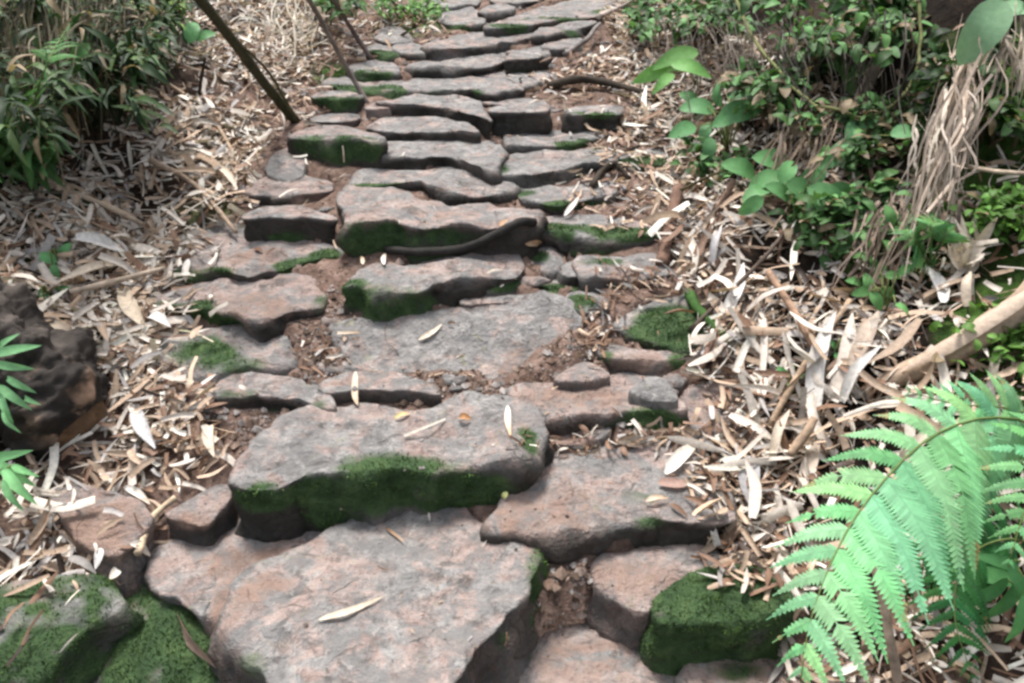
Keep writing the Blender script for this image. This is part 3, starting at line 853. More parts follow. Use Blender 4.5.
# crumbs of stone and soil in the gaps
cb = MB()
OCT = np.array([[1,0,0],[-1,0,0],[0,1,0],[0,-1,0],[0,0,1],[0,0,-1],[.7,.7,.4],[-.7,.6,.5]], float)
OF = [(0,6,4),(6,2,4),(2,7,4),(7,1,4),(1,3,4),(3,0,4),(0,2,6),(2,1,7),(1,2,5),(2,0,5),(0,3,5),(3,1,5)]
kk = 0
GAPS = [on(px, py)[0] for px, py in [(572,575),(560,600),(590,550),(570,625),(420,380),(500,392),(570,350),(590,340),(310,350),(320,370),(640,440),(560,395),(260,425),(240,430),(460,392),(330,310)]]
while kk < 5200:
    y = random.uniform(1.0, 4.6); x = random.uniform(-.85, .55)
    if kk % 3 == 0:
        gpt = random.choice(GAPS); x = gpt[0] + random.gauss(0, .04); y = gpt[1] + random.gauss(0, .04)
    st_ = is_stone(x, y)
    if st_ and random.random() < .93: continue
    p, n = drop(x, y)
    r = random.uniform(.0018, .0055) * (1 if random.random() < .9 else 2.6) * (.6 if st_ else 1)
    V = OCT * r * RNG.uniform(.5, 1.3, (8, 3)) + p + n * r * .3
    c = np.array(random.choice([(.18,.12,.09), (.25,.18,.14), (.34,.26,.22), (.12,.085,.065), (.32,.29,.27)])) * random.uniform(.7, 1.2)
    cb.add(V, OF, c); kk += 1
props(cb.build('soil_crumbs', M_WOOD, None, np.array([0, 2, .5]), smooth=False), 'crumbs of soil and stone chips lying between the steps', 'soil crumbs', None, 'stuff')

# larger leaves that can be told apart, one object each
def lone(name, label, cat, group, build, mat=M_LITTER):
    m = MB(); build(m)
    o = m.build(name, mat); props(o, label, cat, group); return o
WORD = {'pale': 'pale bleached', 'tan': 'tan', 'brown': 'brown', 'grey': 'grey', 'dark': 'dark brown'}
for i in range(230):
    side = -1 if i % 2 else 1
    while True:
        x, y = sample_bank(side)
        if 1.1 < y < 3.3 and abs(x) < 1.25 and not (is_stone(x, y) and random.random() < .9): break
    p, n = drop(x, y)
    k = pick((.45, .3, .15, .1, 0))
    L = random.uniform(.07, .16); W = random.uniform(.011, .024)
    zone = 'upper' if y > 2.3 else 'lower'
    sd = 'left' if side < 0 else 'right'
    lone('dry_leaf', f'{WORD[k]} dry leaf lying loose in the litter of the {zone} {sd} bank', 'dry leaf', f'{WORD[k]} dry leaves on the {zone} {sd} bank',
         lambda m: litter_leaf(m, p + n * random.uniform(.02, .045), n, L, W, k))

for i in range(70):
    px, py = random.choice([(random.gauss(760, 45), random.gauss(330, 70)), (random.gauss(740, 30), random.gauss(440, 40)), (random.gauss(870, 50), random.gauss(400, 30)), (random.gauss(700, 25), random.gauss(240, 40))])
    if px < 690: continue
    p = hit(px, py, .01); p, n = drop(p[0], p[1])
    if is_stone(p[0], p[1]): continue
    k = pick((.6, .28, .12, 0, 0))
    lone('bamboo_sheath', f'{WORD[k]} curled sheath among the larger pieces in the right bank litter', 'bamboo sheath', f'{WORD[k]} curled sheaths on the right bank',
         lambda m: litter_leaf(m, p + n * random.uniform(.03, .06), n, random.uniform(.08, .17), random.uniform(.011, .026), k, None, random.gauss(.12, .3)))

def leaf_on(name, label, cat, a, b, wpx, col, col2=None, off=.006, shape='lance', fold=.3, bend=.0, offb=None):
    pa, na = on(*a, off); pb, nb = on(*b, off if offb is None else offb)
    n = norm(na + nb + norm(CAM - pa) * .9)
    d = np.linalg.norm(pa - CAM)
    mid = (pa + pb) / 2 + n * (.004 + bend)
    mc, _ = on((a[0] + b[0]) / 2, (a[1] + b[1]) / 2, off)
    mid = mid if (mid - CAM) @ FW < (mc - CAM) @ FW else mc
    m = MB(); sd_ = norm(np.cross(pb - pa, n)) * np.linalg.norm(pb - pa) * random.uniform(-.07, .07)
    strip(m, [pa, mid + sd_, pb], wpx * .82 * d / F, n, col, col2, fold, 8, shape, curlx=random.uniform(-.4, .4))
    o = m.build(name, M_LITTER); props(o, label, cat); return o
PL, TN, BR, YL, WH = (.66, .56, .45), (.45, .31, .2), (.16, .085, .05), (.6, .5, .22), (.75, .72, .68)
leaf_on('dry_leaf', 'long pale straw-like leaf lying across the front lichen-speckled stone', 'dry leaf', (319,621), (386,598), 8, PL, (.5,.42,.32))
leaf_on('dry_leaf', 'small curved brown leaf scrap near the top of the front lichen-speckled stone', 'dry leaf', (386,530), (406,545), 4, BR, TN)
leaf_on('dry_leaf', 'short pale leaf on the large smooth grey stone', 'dry leaf', (419,341), (443,325), 7, PL)
leaf_on('dry_leaf', 'pale leaf hanging over the edge of the thin ledge slab', 'dry leaf', (356,374), (358,409), 8, PL, TN, .008)
leaf_on('dry_leaf', 'pale leaf with an orange end standing on the right of the wide mossy-fronted step', 'dry leaf', (508,408), (511,440), 8, WH, (.55,.33,.17))
leaf_on('dry_leaf', 'small yellow leaf at the foot of the thin ledge slab', 'dry leaf', (395,420), (411,415), 7, YL, TN, shape='oval')
leaf_on('twig', 'thin pale twig on the wide mossy-fronted step', 'twig', (404,438), (446,421), 4, (.5,.46,.4), shape='strip')
leaf_on('dry_leaf', 'tiny orange leaf curled at the back of the wide mossy-fronted step', 'dry leaf', (459,420), (471,421), 9, (.42,.22,.1), shape='oval', fold=.8)
leaf_on('fresh_leaf', 'tiny yellow-green leaf at the left tip of the mottled pink and grey stone', 'leaf', (504,500), (508,490), 7, (.6,.62,.25), shape='oval')
leaf_on('dry_leaf', 'large white leaf on the edge of the mottled pink and grey stone', 'dry leaf', (665,477), (700,440), 17, WH, PL, .012)
leaf_on('dry_leaf', 'oval pinkish brown leaf on the mottled pink and grey stone', 'dry leaf', (659,486), (689,487), 14, (.34,.22,.18), shape='oval', off=.01)
leaf_on('dry_leaf', 'small curled tan leaf low on the mottled pink and grey stone', 'dry leaf', (646,505), (668,502), 8, PL, TN, .01, fold=.7)
leaf_on('dry_leaf', 'dark brown leaf scrap right of the curled tan leaf', 'dry leaf', (670,506), (688,519), 6, BR)
leaf_on('dry_leaf', 'white pointed leaf standing on the black-fronted mossy slab', 'dry leaf', (564,219), (579,199), 7, WH, PL, .01)
leaf_on('dry_leaf', 'white leaf upright against the mossy front below the root', 'dry leaf', (384,268), (386,250), 6, WH, PL, .01)
leaf_on('dry_leaf', 'cream leaf scrap against the mossy front left of the white upright leaf', 'dry leaf', (364,268), (360,254), 5, PL, TN, .01)
leaf_on('dry_leaf', 'white leaf stub standing beside the tan pink rounded stone', 'dry leaf', (715,551), (719,530), 9, WH, WH, .015, shape='strip')
leaf_on('dry_leaf', 'long brown leaf lying on the sloping moss-covered boulder', 'dry leaf', (180,605), (224,664), 17, (.42,.29,.23), (.3,.2,.16), .015)
leaf_on('dry_leaf', 'white leaf on the reddish crumbling rock', 'dry leaf', (126,489), (153,507), 9, WH, PL, .01)
leaf_on('dry_leaf', 'white curled leaf below the reddish crumbling rock', 'dry leaf', (102,551), (94,575), 9, WH, WH, .01)
leaf_on('dry_leaf', 'whitish leaf scrap right of the white curled leaf', 'dry leaf', (118,566), (108,583), 10, WH, PL, .01)
leaf_on('dry_leaf', 'cream leaf at the left corner of the flat reddish slab', 'dry leaf', (130,547), (152,563), 11, WH, PL, .015)
leaf_on('dry_leaf', 'long tan leaf below the mottled pink and grey stone', 'dry leaf', (726,556), (744,506), 14, TN, PL, .02)
leaf_on('dry_leaf', 'grey shredded leaf beside the mottled pink and grey stone', 'dry leaf', (748,462), (757,522), 24, (.4,.39,.4), (.3,.29,.29), .03)
leaf_on('bamboo_sheath', 'cream sheath standing beside the tip of the fern', 'bamboo sheath', (805,502), (823,446), 18, (.7,.6,.5), (.62,.5,.4), .03, shape='sheath')
leaf_on('dry_leaf', 'white leaf at the bottom edge beneath the fern', 'dry leaf', (832,683), (877,646), 9, WH, PL, .02)
leaf_on('dry_leaf', 'whitish leaf beside the dry fern stem', 'dry leaf', (902,640), (916,618), 12, WH, PL, .03)
leaf_on('dry_leaf', 'pale leaf laid over the mossy front edge of the litter-carrying step', 'dry leaf', (189,262), (187,286), 8, WH, PL, .01)
leaf_on('dry_leaf', 'white leaf tip on the short dark-fronted slab', 'dry leaf', (252,202), (253,212), 4, WH, PL, .01)
leaf_on('grass_stalk', 'dry grass stalk leaning on the green mossy block', 'grass stalk', (345,166), (343,144), 2, PL, PL, .012, shape='strip')
leaf_on('grass_stalk', 'thin pale grass stalk curving over the green-filmed stone step', 'grass stalk', (172,330), (214,345), 2, (.5,.5,.3), PL, .01, shape='strip')
leaf_on('twig', 'pale twig at the left tip of the large smooth grey stone', 'twig', (338,335), (359,334), 4, PL, TN, .008, shape='strip')
leaf_on('dry_leaf', 'pale leaf lying on the step below the root', 'dry leaf', (486,274), (502,273), 3, PL, PL, .01)
leaf_on('dry_leaf', 'orange leaf scrap on the front edge of the big pale pink step', 'dry leaf', (499,227), (508,222), 6, (.5,.3,.18), TN, .008)
leaf_on('dry_leaf', 'curled tan leaf on the rough grey lump', 'dry leaf', (524,243), (542,241), 8, TN, (.4,.24,.16), .01, fold=.8, shape='oval')
leaf_on('dry_leaf', 'brown leaf scrap in the middle of the litter-carrying step', 'dry leaf', (255,250), (263,254), 6, BR, BR, .006, shape='oval')
leaf_on('dry_leaf', 'dark leaf scrap beside the short pale leaf on the large smooth grey stone', 'dry leaf', (448,325), (456,325), 5, (.03,.03,.03), BR, .008, shape='oval')

# bamboo sheaths standing in the right-hand litter
SH = [((812,426),(838,326),20,'tallest white sheath leaning in the right litter', WH),
      ((842,406),(855,326),19,'white sheath standing right of the tallest white one', (.68,.6,.52)),
      ((850,408),(886,360),13,'slender white sheath leaning against the pale log', WH),
      ((862,372),(884,330),20,'folded tan sheath behind the white standing pair', (.5,.4,.32)),
      ((952,312),(938,280),13,'broken white sheath beneath the ragged pale husk', WH),
      ((968,318),(977,285),10,'pointed cream sheath beside the broken white one', (.6,.5,.4)),
      ((986,395),(1004,350),9,'thin cream sheath standing beside the log at the right edge', PL),
      ((724,325),(735,270),14,'bright white sheath standing over the mossy root', WH),
      ((770,470),(788,420),11,'cream sheath leaning behind the grey shredded leaf', PL),
      ((716,270),(726,240),9,'whitish sheath lying above the bright white one', (.5,.48,.48)),
      ((900,470),(935,440),14,'broad cream sheath half hidden above the fern', PL),
      ((125,300),(160,345),17,'large cream sheath in the litter beside the pinkish step', (.66,.55,.42)),
      ((150,325),(178,342),12,'white sheath right of the large cream one on the left bank', WH),
      ((70,245),(115,262),14,'bleached sheath in the left litter above the rotten log', WH),
      ((138,420),(165,460),15,'whitish grey sheath in the left litter pile', (.55,.54,.54)),
      ((118,275),(52,300),10,'long pale sheath across the left litter above the log', PL),
      ((210,430),(214,470),12,'pale sheath hanging from the left litter pile', PL),
      ((52,330),(82,372),11,'tan sheath lying along the top of the rotten log', (.5,.42,.33)),
      ((215,175),(240,205),8,'pale sheath in the upper left litter beside the pink-topped step', PL)]
for a, b, w, lab, c in SH:
    leaf_on('bamboo_sheath', lab, 'bamboo sheath', a, b, w, c, tuple(np.array(c) * .85), .03, 'sheath', .6, .01, .05)

# ------------------------------------------------------------------ sticks, roots, logs
def stick(name, label, cat, pts, r0, r1, col, n=16, seg=7, rough=.2):
    m = MB()
    tube(m, pts, r0, r1, col, n, seg, rough, random.randint(0, 999))
    o = m.build(name, M_WOOD); props(o, label, cat); return o
def px3(L):   # (px, py, height above the surface there)
    out = []
    for x, y, h in L:
        out.append(hit(x, y, h))
    return out
def surf(L):
    return [on(x, y, h)[0] for x, y, h in L]
DK, GR, RD = (.045, .035, .026), (.22, .19, .16), (.15, .09, .065)
s = stick('leaning_stick', 'dark moss-tinged stick leaning out of the litter at the upper left', 'stick', px3([(298,124,-.01),(268,88,.16),(236,45,.42),(196,-6,.72),(170,-36,.9)]), .017, .011, (.05,.05,.025))
m = MB(); tube(m, px3([(292,112,.06),(270,74,.22),(245,48,.40)]), .006, .003, (.09,.085,.04)); m.build('side_shoot', M_WOOD, s)
stick('leaning_stick', 'thin grey stick leaning over the moss-topped slab', 'stick', px3([(370,108,.0),(348,70,.12),(326,30,.3),(305,-8,.5)]), .010, .007, (.2,.17,.15))
stick('leaning_stick', 'short dark stick leaning above the mossy left blocks', 'stick', px3([(372,60,.0),(352,30,.1),(330,-6,.25)]), .010, .008, (.12,.09,.08))
stick('upright_twig', 'dark upright twig in the litter left of the leaning stick', 'twig', px3([(198,112,0),(200,88,.1),(205,58,.26)]), .007, .004, DK)
stick('fallen_stick', 'long pale tan stick lying in the litter at the left edge', 'stick', px3([(18,166,.06),(60,188,.05),(105,205,.045),(143,224,.03)]), .010, .007, (.42,.33,.25))
stick('fallen_stick', 'tan stick sloping down the upper left litter to the pink-topped step', 'stick', px3([(140,70,.06),(175,88,.05),(212,118,.05),(252,188,.03)]), .007, .006, (.38,.28,.2))
stick('fallen_stick', 'brown stick in the left litter pointing at the short dark-fronted slab', 'stick', px3([(150,160,.05),(195,185,.04),(236,232,.03)]), .010, .006, (.36,.27,.2))
stick('fallen_stick', 'thick tan stick lying across the litter above the rotten log', 'stick', px3([(70,292,.05),(120,280,.05),(165,268,.05)]), .008, .006, (.45,.36,.28))
stick('wood_stub', 'dark brown stub of wood leaning at the right end of the black-fronted slab', 'stick', [on(661,266,.0)[0], on(661,266,0)[0] * .5 + hit(677,190,.06) * .5, hit(678,188,.06)], .017, .016, RD, seg=9)
stick('fallen_branch', 'long black branch lying across the right edge of the upper steps', 'branch', surf([(548,90,.012),(572,88,.03),(600,90,.03),(628,96,.03),(655,104,.03),(682,112,.02)]), .016, .010, DK)
stick('fallen_branch', 'crooked grey branch on the leaf heap at the upper right', 'branch', surf([(565,60,.02),(578,56,.04),(588,50,.05),(594,42,.05),(602,35,.05)]), .012, .007, (.2,.18,.17))
stick('fallen_branch', 'pale broken branch at the top right of the path', 'branch', surf([(600,24,.03),(618,18,.04),(636,11,.05)]), .014, .008, (.42,.36,.32))
stick('tree_root', 'black snaking root lying across the step front in the middle of the stairs', 'root', surf([(386,249,.006),(410,251,.01),(436,252,.014),(467,246,.016),(492,235,.018),(516,226,.014),(535,224,.006)]), .011, .012, (.028,.026,.024), n=26, seg=9)
stick('twig', 'brown twig stuck upright at the end of the mossy root', 'twig', surf([(692,384,.01),(708,366,.03),(724,346,.05)]), .008, .006, (.2,.12,.09))
stick('twig', 'forked-looking dark twig lying on the jagged grey slab at the right', 'twig', surf([(592,189,.01),(602,176,.015),(610,166,.02),(620,173,.02),(630,181,.01)]), .010, .007, DK)
stick('fallen_stick', 'brown stick leaning in the litter under the broad-leaved plants', 'stick', px3([(709,224,.0),(722,202,.05),(734,180,.1)]), .011, .009, (.3,.2,.15))
stick('dead_stalk', 'grey-brown dead stem leaning in the dark hollow behind the vine', 'stem', px3([(846,135,.02),(862,95,.1),(880,58,.2)]), .020, .014, (.28,.22,.19))
stick('fallen_stick', 'bare brown stick slanting down the right litter behind the sheaths', 'stick', px3([(768,272,.1),(790,305,.07),(818,352,.05)]), .009, .010, (.34,.22,.15))
stick('fallen_stick', 'tan piece of stick lying beside the cream sheath on the right', 'stick', px3([(790,455,.05),(805,435,.06),(815,418,.07)]), .010, .009, (.42,.3,.21))
stick('fallen_stick', 'tan stick lying across the reddish slab at the lower left', 'stick', surf([(134,548,.02),(155,528,.03),(177,506,.03)]), .008, .006, (.55,.43,.3))
stick('dry_stalk', 'thick dry brown stem rising through the fern from the bottom edge', 'stem', [on(902,700,0)[0], hit(890,640,.14), hit(876,570,.24), hit(862,508,.30)], .009, .006, (.42,.32,.24))
stick('fallen_stick', 'greenish stick lying under the fern at the bottom right', 'stick', px3([(880,600,.03),(930,648,.03),(985,690,.03)]), .008, .007, (.22,.18,.1))
stick('dead_stalk', 'thin dead stalk standing beside the ragged pale husk', 'stem', px3([(951,290,.0),(956,245,.08),(960,200,.16)]), .007, .004, (.16,.12,.1))
stick('twig', 'pale bent twig poking out of the right bank', 'twig', px3([(967,167,.1),(1000,172,.12),(1035,174,.12)]), .006, .005, (.42,.34,.26))
stick('fallen_stick', 'long dark stick lying at the foot of the sheaths on the right', 'stick', px3([(690,330,.03),(760,262,.06),(790,225,.06)]), .006, .005, (.1,.075,.06))
stick('fallen_stick', 'tan stick angled across the right litter under the log', 'stick', px3([(850,300,.05),(800,372,.06),(770,425,.04)]), .007, .007, (.4,.29,.2))

# the pale log on the right
m = MB(); tube(m, [hit(1060,272,.10), hit(1010,312,.09), hit(960,345,.08), hit(915,368,.06), hit(882,386,.04)], .034, .018, (.40,.30,.22), 24, 12, .22, 5)
lg = m.build('fallen_log', M_WOOD); props(lg, 'pale splintered log slanting down the right bank from the picture edge', 'log')
m = MB(); strip(m, [hit(1040,286,.15), hit(960,338,.125), hit(900,372,.09)], .03, np.array([-.2, -.5, .8]), (.6,.48,.38), (.55,.42,.32), -.4, 10, 'sheath'); m.build('loose_bark', M_LITTER, lg)
m = MB(); tube(m, [hit(950,372,.03), hit(915,378,.03), hit(862,392,.02)], .022, .012, (.30,.21,.15), 16, 9, .25, 8)
o = m.build('fallen_log', M_WOOD); props(o, 'shorter brown log lying under the pale splintered log', 'log')
# mossy root on the right of the moss-covered slab
m = MB(); tube(m, surf([(688,292,.0),(692,306,.012),(702,320,.016),(722,338,.014),(742,356,.0)]), .013, .014, (.05,.11,.03), 22, 9, .25, 11)
rt = m.build('mossy_root', M_MOSS); props(rt, 'moss-covered root arching down beside the slanted mossy slab', 'root')

# rotten log on the left
def blob_log():
    A, Bp = hit(-60, 318, .11), hit(84, 425, .03)
    n, seg = 110, 90
    ax = norm(Bp - A); s_ = norm(np.cross(ax, [0, 0, 1])); u_ = np.cross(s_, ax)
    V = []
    for i in range(n):
        t = i / (n - 1)
        r = .152 - .02 * t
        if t > .86: r *= math.sqrt(max(0, 1 - ((t - .86) / .145) ** 2)) * .45 + .55
        for k in range(seg):
            th = 2 * math.pi * k / seg
            V.append(A + (Bp - A) * t + (s_ * math.cos(th) + u_ * math.sin(th) * .92) * r)
    V = np.array(V); ctr = np.repeat([A + (Bp - A) * i / (n - 1) for i in range(n)], seg, 0)
    f = 1.02 + .24 * fbm(V, 7, 3, 3) + .13 * fbm(V, 22, 8, 4, .6) - .22 * np.abs(vnoise(V * [1, 1, 1.6], 13, 6)) + .1 * np.floor(fbm(V, 11, 19, 2) * 2.5) * .5
    V = ctr + (V - ctr) * f[:, None]
    Fc = [(i * seg + k, i * seg + (k + 1) % seg, (i + 1) * seg + (k + 1) % seg, (i + 1) * seg + k) for i in range(n - 1) for k in range(seg)]
    c = np.array([.030, .026, .023]) * (1 + .6 * vnoise(V, 20, 2))[:, None] + np.clip(fbm(V, 9, 31, 2), 0, 1)[:, None] * np.array([.09, .075, .065])
    pk = hit(92, 405, .12); k = np.argmin(np.linalg.norm(V - CAM - ray(78, 405) * (((V - CAM) @ FW)[:, None]), axis=1) + .3 * ((V - CAM) @ FW))
    wt = (1 - sstep(.04, .13, np.linalg.norm(V - V[k], axis=1))) * sstep(-.35, .3, fbm(V, 16, 55, 4, .7)) * .9
    c = c * (1 - wt[:, None]) + wt[:, None] * np.array([.40, .27, .19]) * (1 + .6 * vnoise(V, 45, 3))[:, None]
    o = link('rotten_log', V, Fc, M_WOOD, None, None, {'Col': np.clip(c, .004, 1)})
    props(o, 'thick black rotten log lying at the left edge with an orange decayed end', 'log')
    # decayed end
    E = []; Fe = []
    rings = 9
    base = V[(n - 1) * seg:]
    cc = base.mean(0)
    for i in range(rings):
        q = i / (rings - 1)
        ring = cc + (base - cc) * (1 - q) * .995 + ax * (.02 * math.sin(q * 3) - .01 + .012 * q)
        E.append(ring)
    E = np.concatenate(E); E += ax * (fbm(E, 30, 4, 3) * .014)[:, None]
    Fe = [(i * seg + k, i * seg + (k + 1) % seg, (i + 1) * seg + (k + 1) % seg, (i + 1) * seg + k) for i in range(rings - 1) for k in range(seg)]
    ce = np.array([.20, .12, .07]) * (1 + .5 * fbm(E, 22, 5, 2))[:, None]
    dk = sstep(-.1, .4, fbm(E, 10, 15, 2))[:, None]
    ce = ce * (1 - .8 * dk)
    link('decayed_wood', E, Fe, M_WOOD, None, o, {'Col': np.clip(ce, .005, 1)})
blob_log()

# ragged pale husk and hanging dry strands on the right bank
m = MB()
for k in range(16):
    a = hit(962 + random.uniform(-10, 16), 270 + random.uniform(-8, 4), .04); b = hit(965 + random.uniform(-24, 28), 228 + random.uniform(-16, 22), .13)
    strip(m, [a, (a + b) / 2 + RNG.normal(0, .012, 3), b + RNG.normal(0, .01, 3)], random.uniform(.012, .026), norm([random.gauss(-.2, .5), -.8, random.gauss(.5, .3)]), np.array((.66,.59,.5)) * random.uniform(.6, 1.1), (.6,.52,.43), random.uniform(-.5, .6), 7, random.choice(['sheath', 'strip', 'lance']), curlx=.4)
o = m.build('dry_husk', M_LITTER); props(o, 'ragged pale husk standing on the right bank below the hanging dry grass', 'husk')

def hang(label, tops, ends, k, col, w=.008, name='dead_grass_clump', cat='dead grass', sag=.06):
    m = MB()
    for i in range(k):
        q = random.random(); q2 = min(1, max(0, q + random.gauss(0, .25)))
        a0 = np.array(tops[0]) * (1 - q) + np.array(tops[1]) * q; b0 = np.array(ends[0]) * (1 - q2) + np.array(ends[1]) * q2
        f0, f = random.choice([0, 0, random.uniform(0, .5)]), random.uniform(.5, 1)
        a = hit(a0[0] + random.gauss(0, 9), a0[1] + random.gauss(0, 14), max(.01, a0[2] + random.uniform(-.05, .05)))
        b = hit(b0[0] + random.gauss(0, 12), b0[1] + random.gauss(0, 16), max(.006, b0[2] + random.uniform(-.03, .03)))
        d = b - a; L = np.linalg.norm(d)
        P = [a + d * t + np.array([random.gauss(0, .028), random.gauss(0, .028), random.gauss(0, .02)]) * L + np.array([0, -.25, .5]) * sag * 4 * t * (1 - t) for t in np.linspace(f0, f, 4)]
        c = np.array(col) * random.uniform(.35, 1.3)
        strip(m, P, w * random.uniform(.25, 1.3), norm(np.array([random.gauss(0, .6), -.7, .8])), np.clip(c, 0, .75), np.clip(c * .85, 0, .75), random.uniform(-.5, .6), 9, random.choice(['strip', 'lance', 'lance']))
    o = m.build(name, M_LITTER); props(o, label, cat); return o
hang('long bundle of dry straw hanging down the right bank from the top right', [(985, 40, .22), (960, 70, .2)], [(890, 300, .06), (935, 225, .05)], 85, (.56,.45,.36), .0075)
hang('pale dry strands hanging in front of the dark hollow at the right', [(930, 130, .18), (960, 95, .2)], [(915, 225, .1), (955, 200, .08)], 40, (.62,.54,.46), .008)
hang('tuft of straw drooping at the top right corner under the big leaf', [(1000, 20, .25), (1035, 40, .25)], [(985, 110, .15), (1020, 120, .12)], 40, (.5,.42,.33))
hang('dead grass drooping from the dark thicket at the left', [(40, 10, .5), (120, 40, .35)], [(70, 150, .25), (118, 150, .12)], 44, (.17,.145,.09), .006)
hang('straw tangle drooping at the far left edge of the thicket', [(-10, 30, .5), (50, 60, .4)], [(-5, 190, .1), (60, 170, .1)], 34, (.2,.17,.11), .006)
hang('tuft of pale dry grass beside the top of the leaning dark stick', [(262, 5, .2), (320, 10, .15)], [(255, 70, .05), (318, 60, .05)], 34, (.5,.45,.36), .007)
hang('dry stems fallen across the hollow beneath the broad-leaved plants', [(770, 110, .12), (850, 120, .15)], [(745, 210, .04), (800, 235, .04)], 46, (.36,.27,.2), .006)
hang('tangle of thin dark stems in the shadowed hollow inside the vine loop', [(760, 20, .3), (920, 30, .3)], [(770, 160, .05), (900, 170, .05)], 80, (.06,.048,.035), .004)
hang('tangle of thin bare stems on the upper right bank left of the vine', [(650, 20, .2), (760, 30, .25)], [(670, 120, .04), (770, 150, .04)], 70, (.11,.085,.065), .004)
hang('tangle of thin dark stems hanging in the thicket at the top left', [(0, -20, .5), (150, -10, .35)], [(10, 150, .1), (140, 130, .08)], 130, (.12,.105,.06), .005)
hang('dry stalks lying across the litter left of the hanging straw', [(870, 200, .1), (905, 210, .1)], [(835, 300, .03), (870, 300, .03)], 40, (.42,.32,.25), .008)

# ------------------------------------------------------------------ green plants
def leaf3(mb, p, L, W, dirn, N, col, shape='oval', droop=.2, fold=.25):
    dirn = norm(dirn); N = norm(np.asarray(N) - dirn * (np.asarray(N) @ dirn))
    P = [p, p + dirn * L * .5 + N * .04 * L, p + dirn * L - N * droop * L]
    c = np.array(col)
    strip(mb, P, W, N, c * .95, c * 1.05, fold, 8, shape)

CAMDIR = np.array([0, -.75, .66])
G_MINT, G_MID, G_DARK, G_YEL = (.13,.34,.13), (.085,.21,.07), (.035,.085,.025), (.22,.34,.09)

def pixel_plant(label, base, leaves, col, name='broad_leaved_plant', cat='plant', h=.12, shape='oval', wr=.62, stemcol=(.14,.17,.06)):
    """leaves: (px, py, length px, angle deg in the picture, 0 = right, 90 = up)"""
    o3 = hit(base[0], base[1], 0)
    root = empty(name, o3); props(root, label, cat)
    fol, st = MB(), MB()
    dd = np.linalg.norm(o3 - CAM)
    for px, py, lp, an in leaves:
        c = hit(px, py, h * random.uniform(.7, 1.2))
        d = np.linalg.norm(c - CAM)
        L = lp * d / F
        a = R(an)
        dr = RT * math.cos(a) + UP * math.sin(a) + FW * random.uniform(-.5, .3)
        N = norm(CAMDIR + np.array([random.gauss(0, .3), random.gauss(0, .25), random.gauss(0, .25)]))
        cc = np.array(col) * random.uniform(.75, 1.2)
        st_p = c - norm(dr) * L / 2
        leaf3(fol, st_p, L * 1.1, L * wr, dr, N, cc, shape)
        tube(st, [o3 + np.array([0, 0, -.01]), (o3 + st_p) / 2 + np.array([0, -.01, .04]), st_p], .0032, .0015, stemcol, 8, 5, .05)
    st.build('stem', M_WOOD, root); fol.build('foliage', M_GREEN, root)
    return root
pixel_plant('plant with rounded pale green leaves at the right of the upper steps', (728, 150),
    [(745,90,34,20),(719,93,26,100),(699,108,30,170),(738,113,36,15),(684,130,26,200),(706,132,20,250),(764,108,22,-20),(709,148,22,260),(690,98,18,150),(726,120,24,200)], (.13,.31,.13))
pixel_plant('lush plant with pointed green leaves below the vine loop', (795, 222),
    [(774,161,34,165),(741,169,32,160),(767,180,30,190),(757,193,28,200),(802,191,36,-20),(827,199,40,-35),(842,193,30,-15),(838,211,36,-50),(787,172,26,60),(812,178,30,40),(795,203,26,-80),(752,205,24,215),(818,212,30,-60),(780,192,26,150),(806,206,26,-60)], (.12,.29,.11))
pixel_plant('slender plant with two pale leaves hanging at the bottom of the vine loop', (836, 170),
    [(855,132,30,65),(843,150,26,30),(872,122,22,20),(846,122,20,140),(905,133,26,10),(832,160,24,200)], (.16,.36,.16), h=.16)
pixel_plant('small plant with heart-shaped leaves in the dark hollow', (850, 100),
    [(845,72,22,130),(862,70,24,40),(849,82,20,-80),(838,66,18,160)], (.09,.22,.06), h=.12)
pixel_plant('young plant with small round bright leaves above the white sheaths', (880, 318),
    [(868,283,16,100),(880,270,18,60),(893,276,16,10),(862,292,16,190),(876,300,18,-60),(888,292,16,-20),(905,270,14,40),(902,308,14,-30),(855,282,14,160),(873,262,12,110)], (.15,.36,.12), h=.07)
pixel_plant('seedling with small leaves at the foot of the dead stem', (830, 250),
    [(815,244,18,170),(832,240,20,60),(844,250,18,0),(825,262,16,-80),(852,244,14,30)], (.12,.27,.09), h=.05)
pixel_plant('tiny green sprig beside the white sheath on the right', (838, 352),
    [(833,346,14,120),(845,350,14,20),(838,358,12,-60)], G_MINT, h=.05, name='sprig')
pixel_plant('sprig of green leaves at the lower right edge of the litter', (790, 380),
    [(783,372,12,140),(797,376,12,20),(790,388,10,-80)], G_MINT, h=.04, name='sprig')
pixel_plant('plant with long bright green leaves overhanging the leaf heap at the top right', (700, 92),
    [(652,74,34,200),(676,58,42,195),(690,68,36,-20),(664,82,26,220),(668,66,30,190)], (.16,.36,.1), shape='lance', wr=.42, h=.2)
pixel_plant('big pale green leaf hanging at the top right corner', (1030, 30),
    [(985,28,54,235),(1015,12,40,10)], (.24,.42,.24), h=.3, shape='oval', wr=.6, name='large_leaf_plant')
pixel_plant('bright green palmate plant at the left edge beside the rotten log', (-6, 440),
    [(14,350,34,15),(4,344,26,40),(10,366,30,-10),(18,384,26,-30),(12,396,32,-35),(4,404,30,-60),(24,398,24,-20),(2,372,28,5),(8,420,26,-50)], (.24, .52, .24), shape='lance', wr=.24, h=.2, name='palmate_plant')
pixel_plant('bright green pointed plant at the left edge under the rotten log', (-12, 520),
    [(16,484,40,-40),(6,470,44,-30),(4,456,36,10),(10,494,30,-50),(22,470,26,-15)], (.22, .50, .22), shape='lance', wr=.24, h=.2, name='palmate_plant')
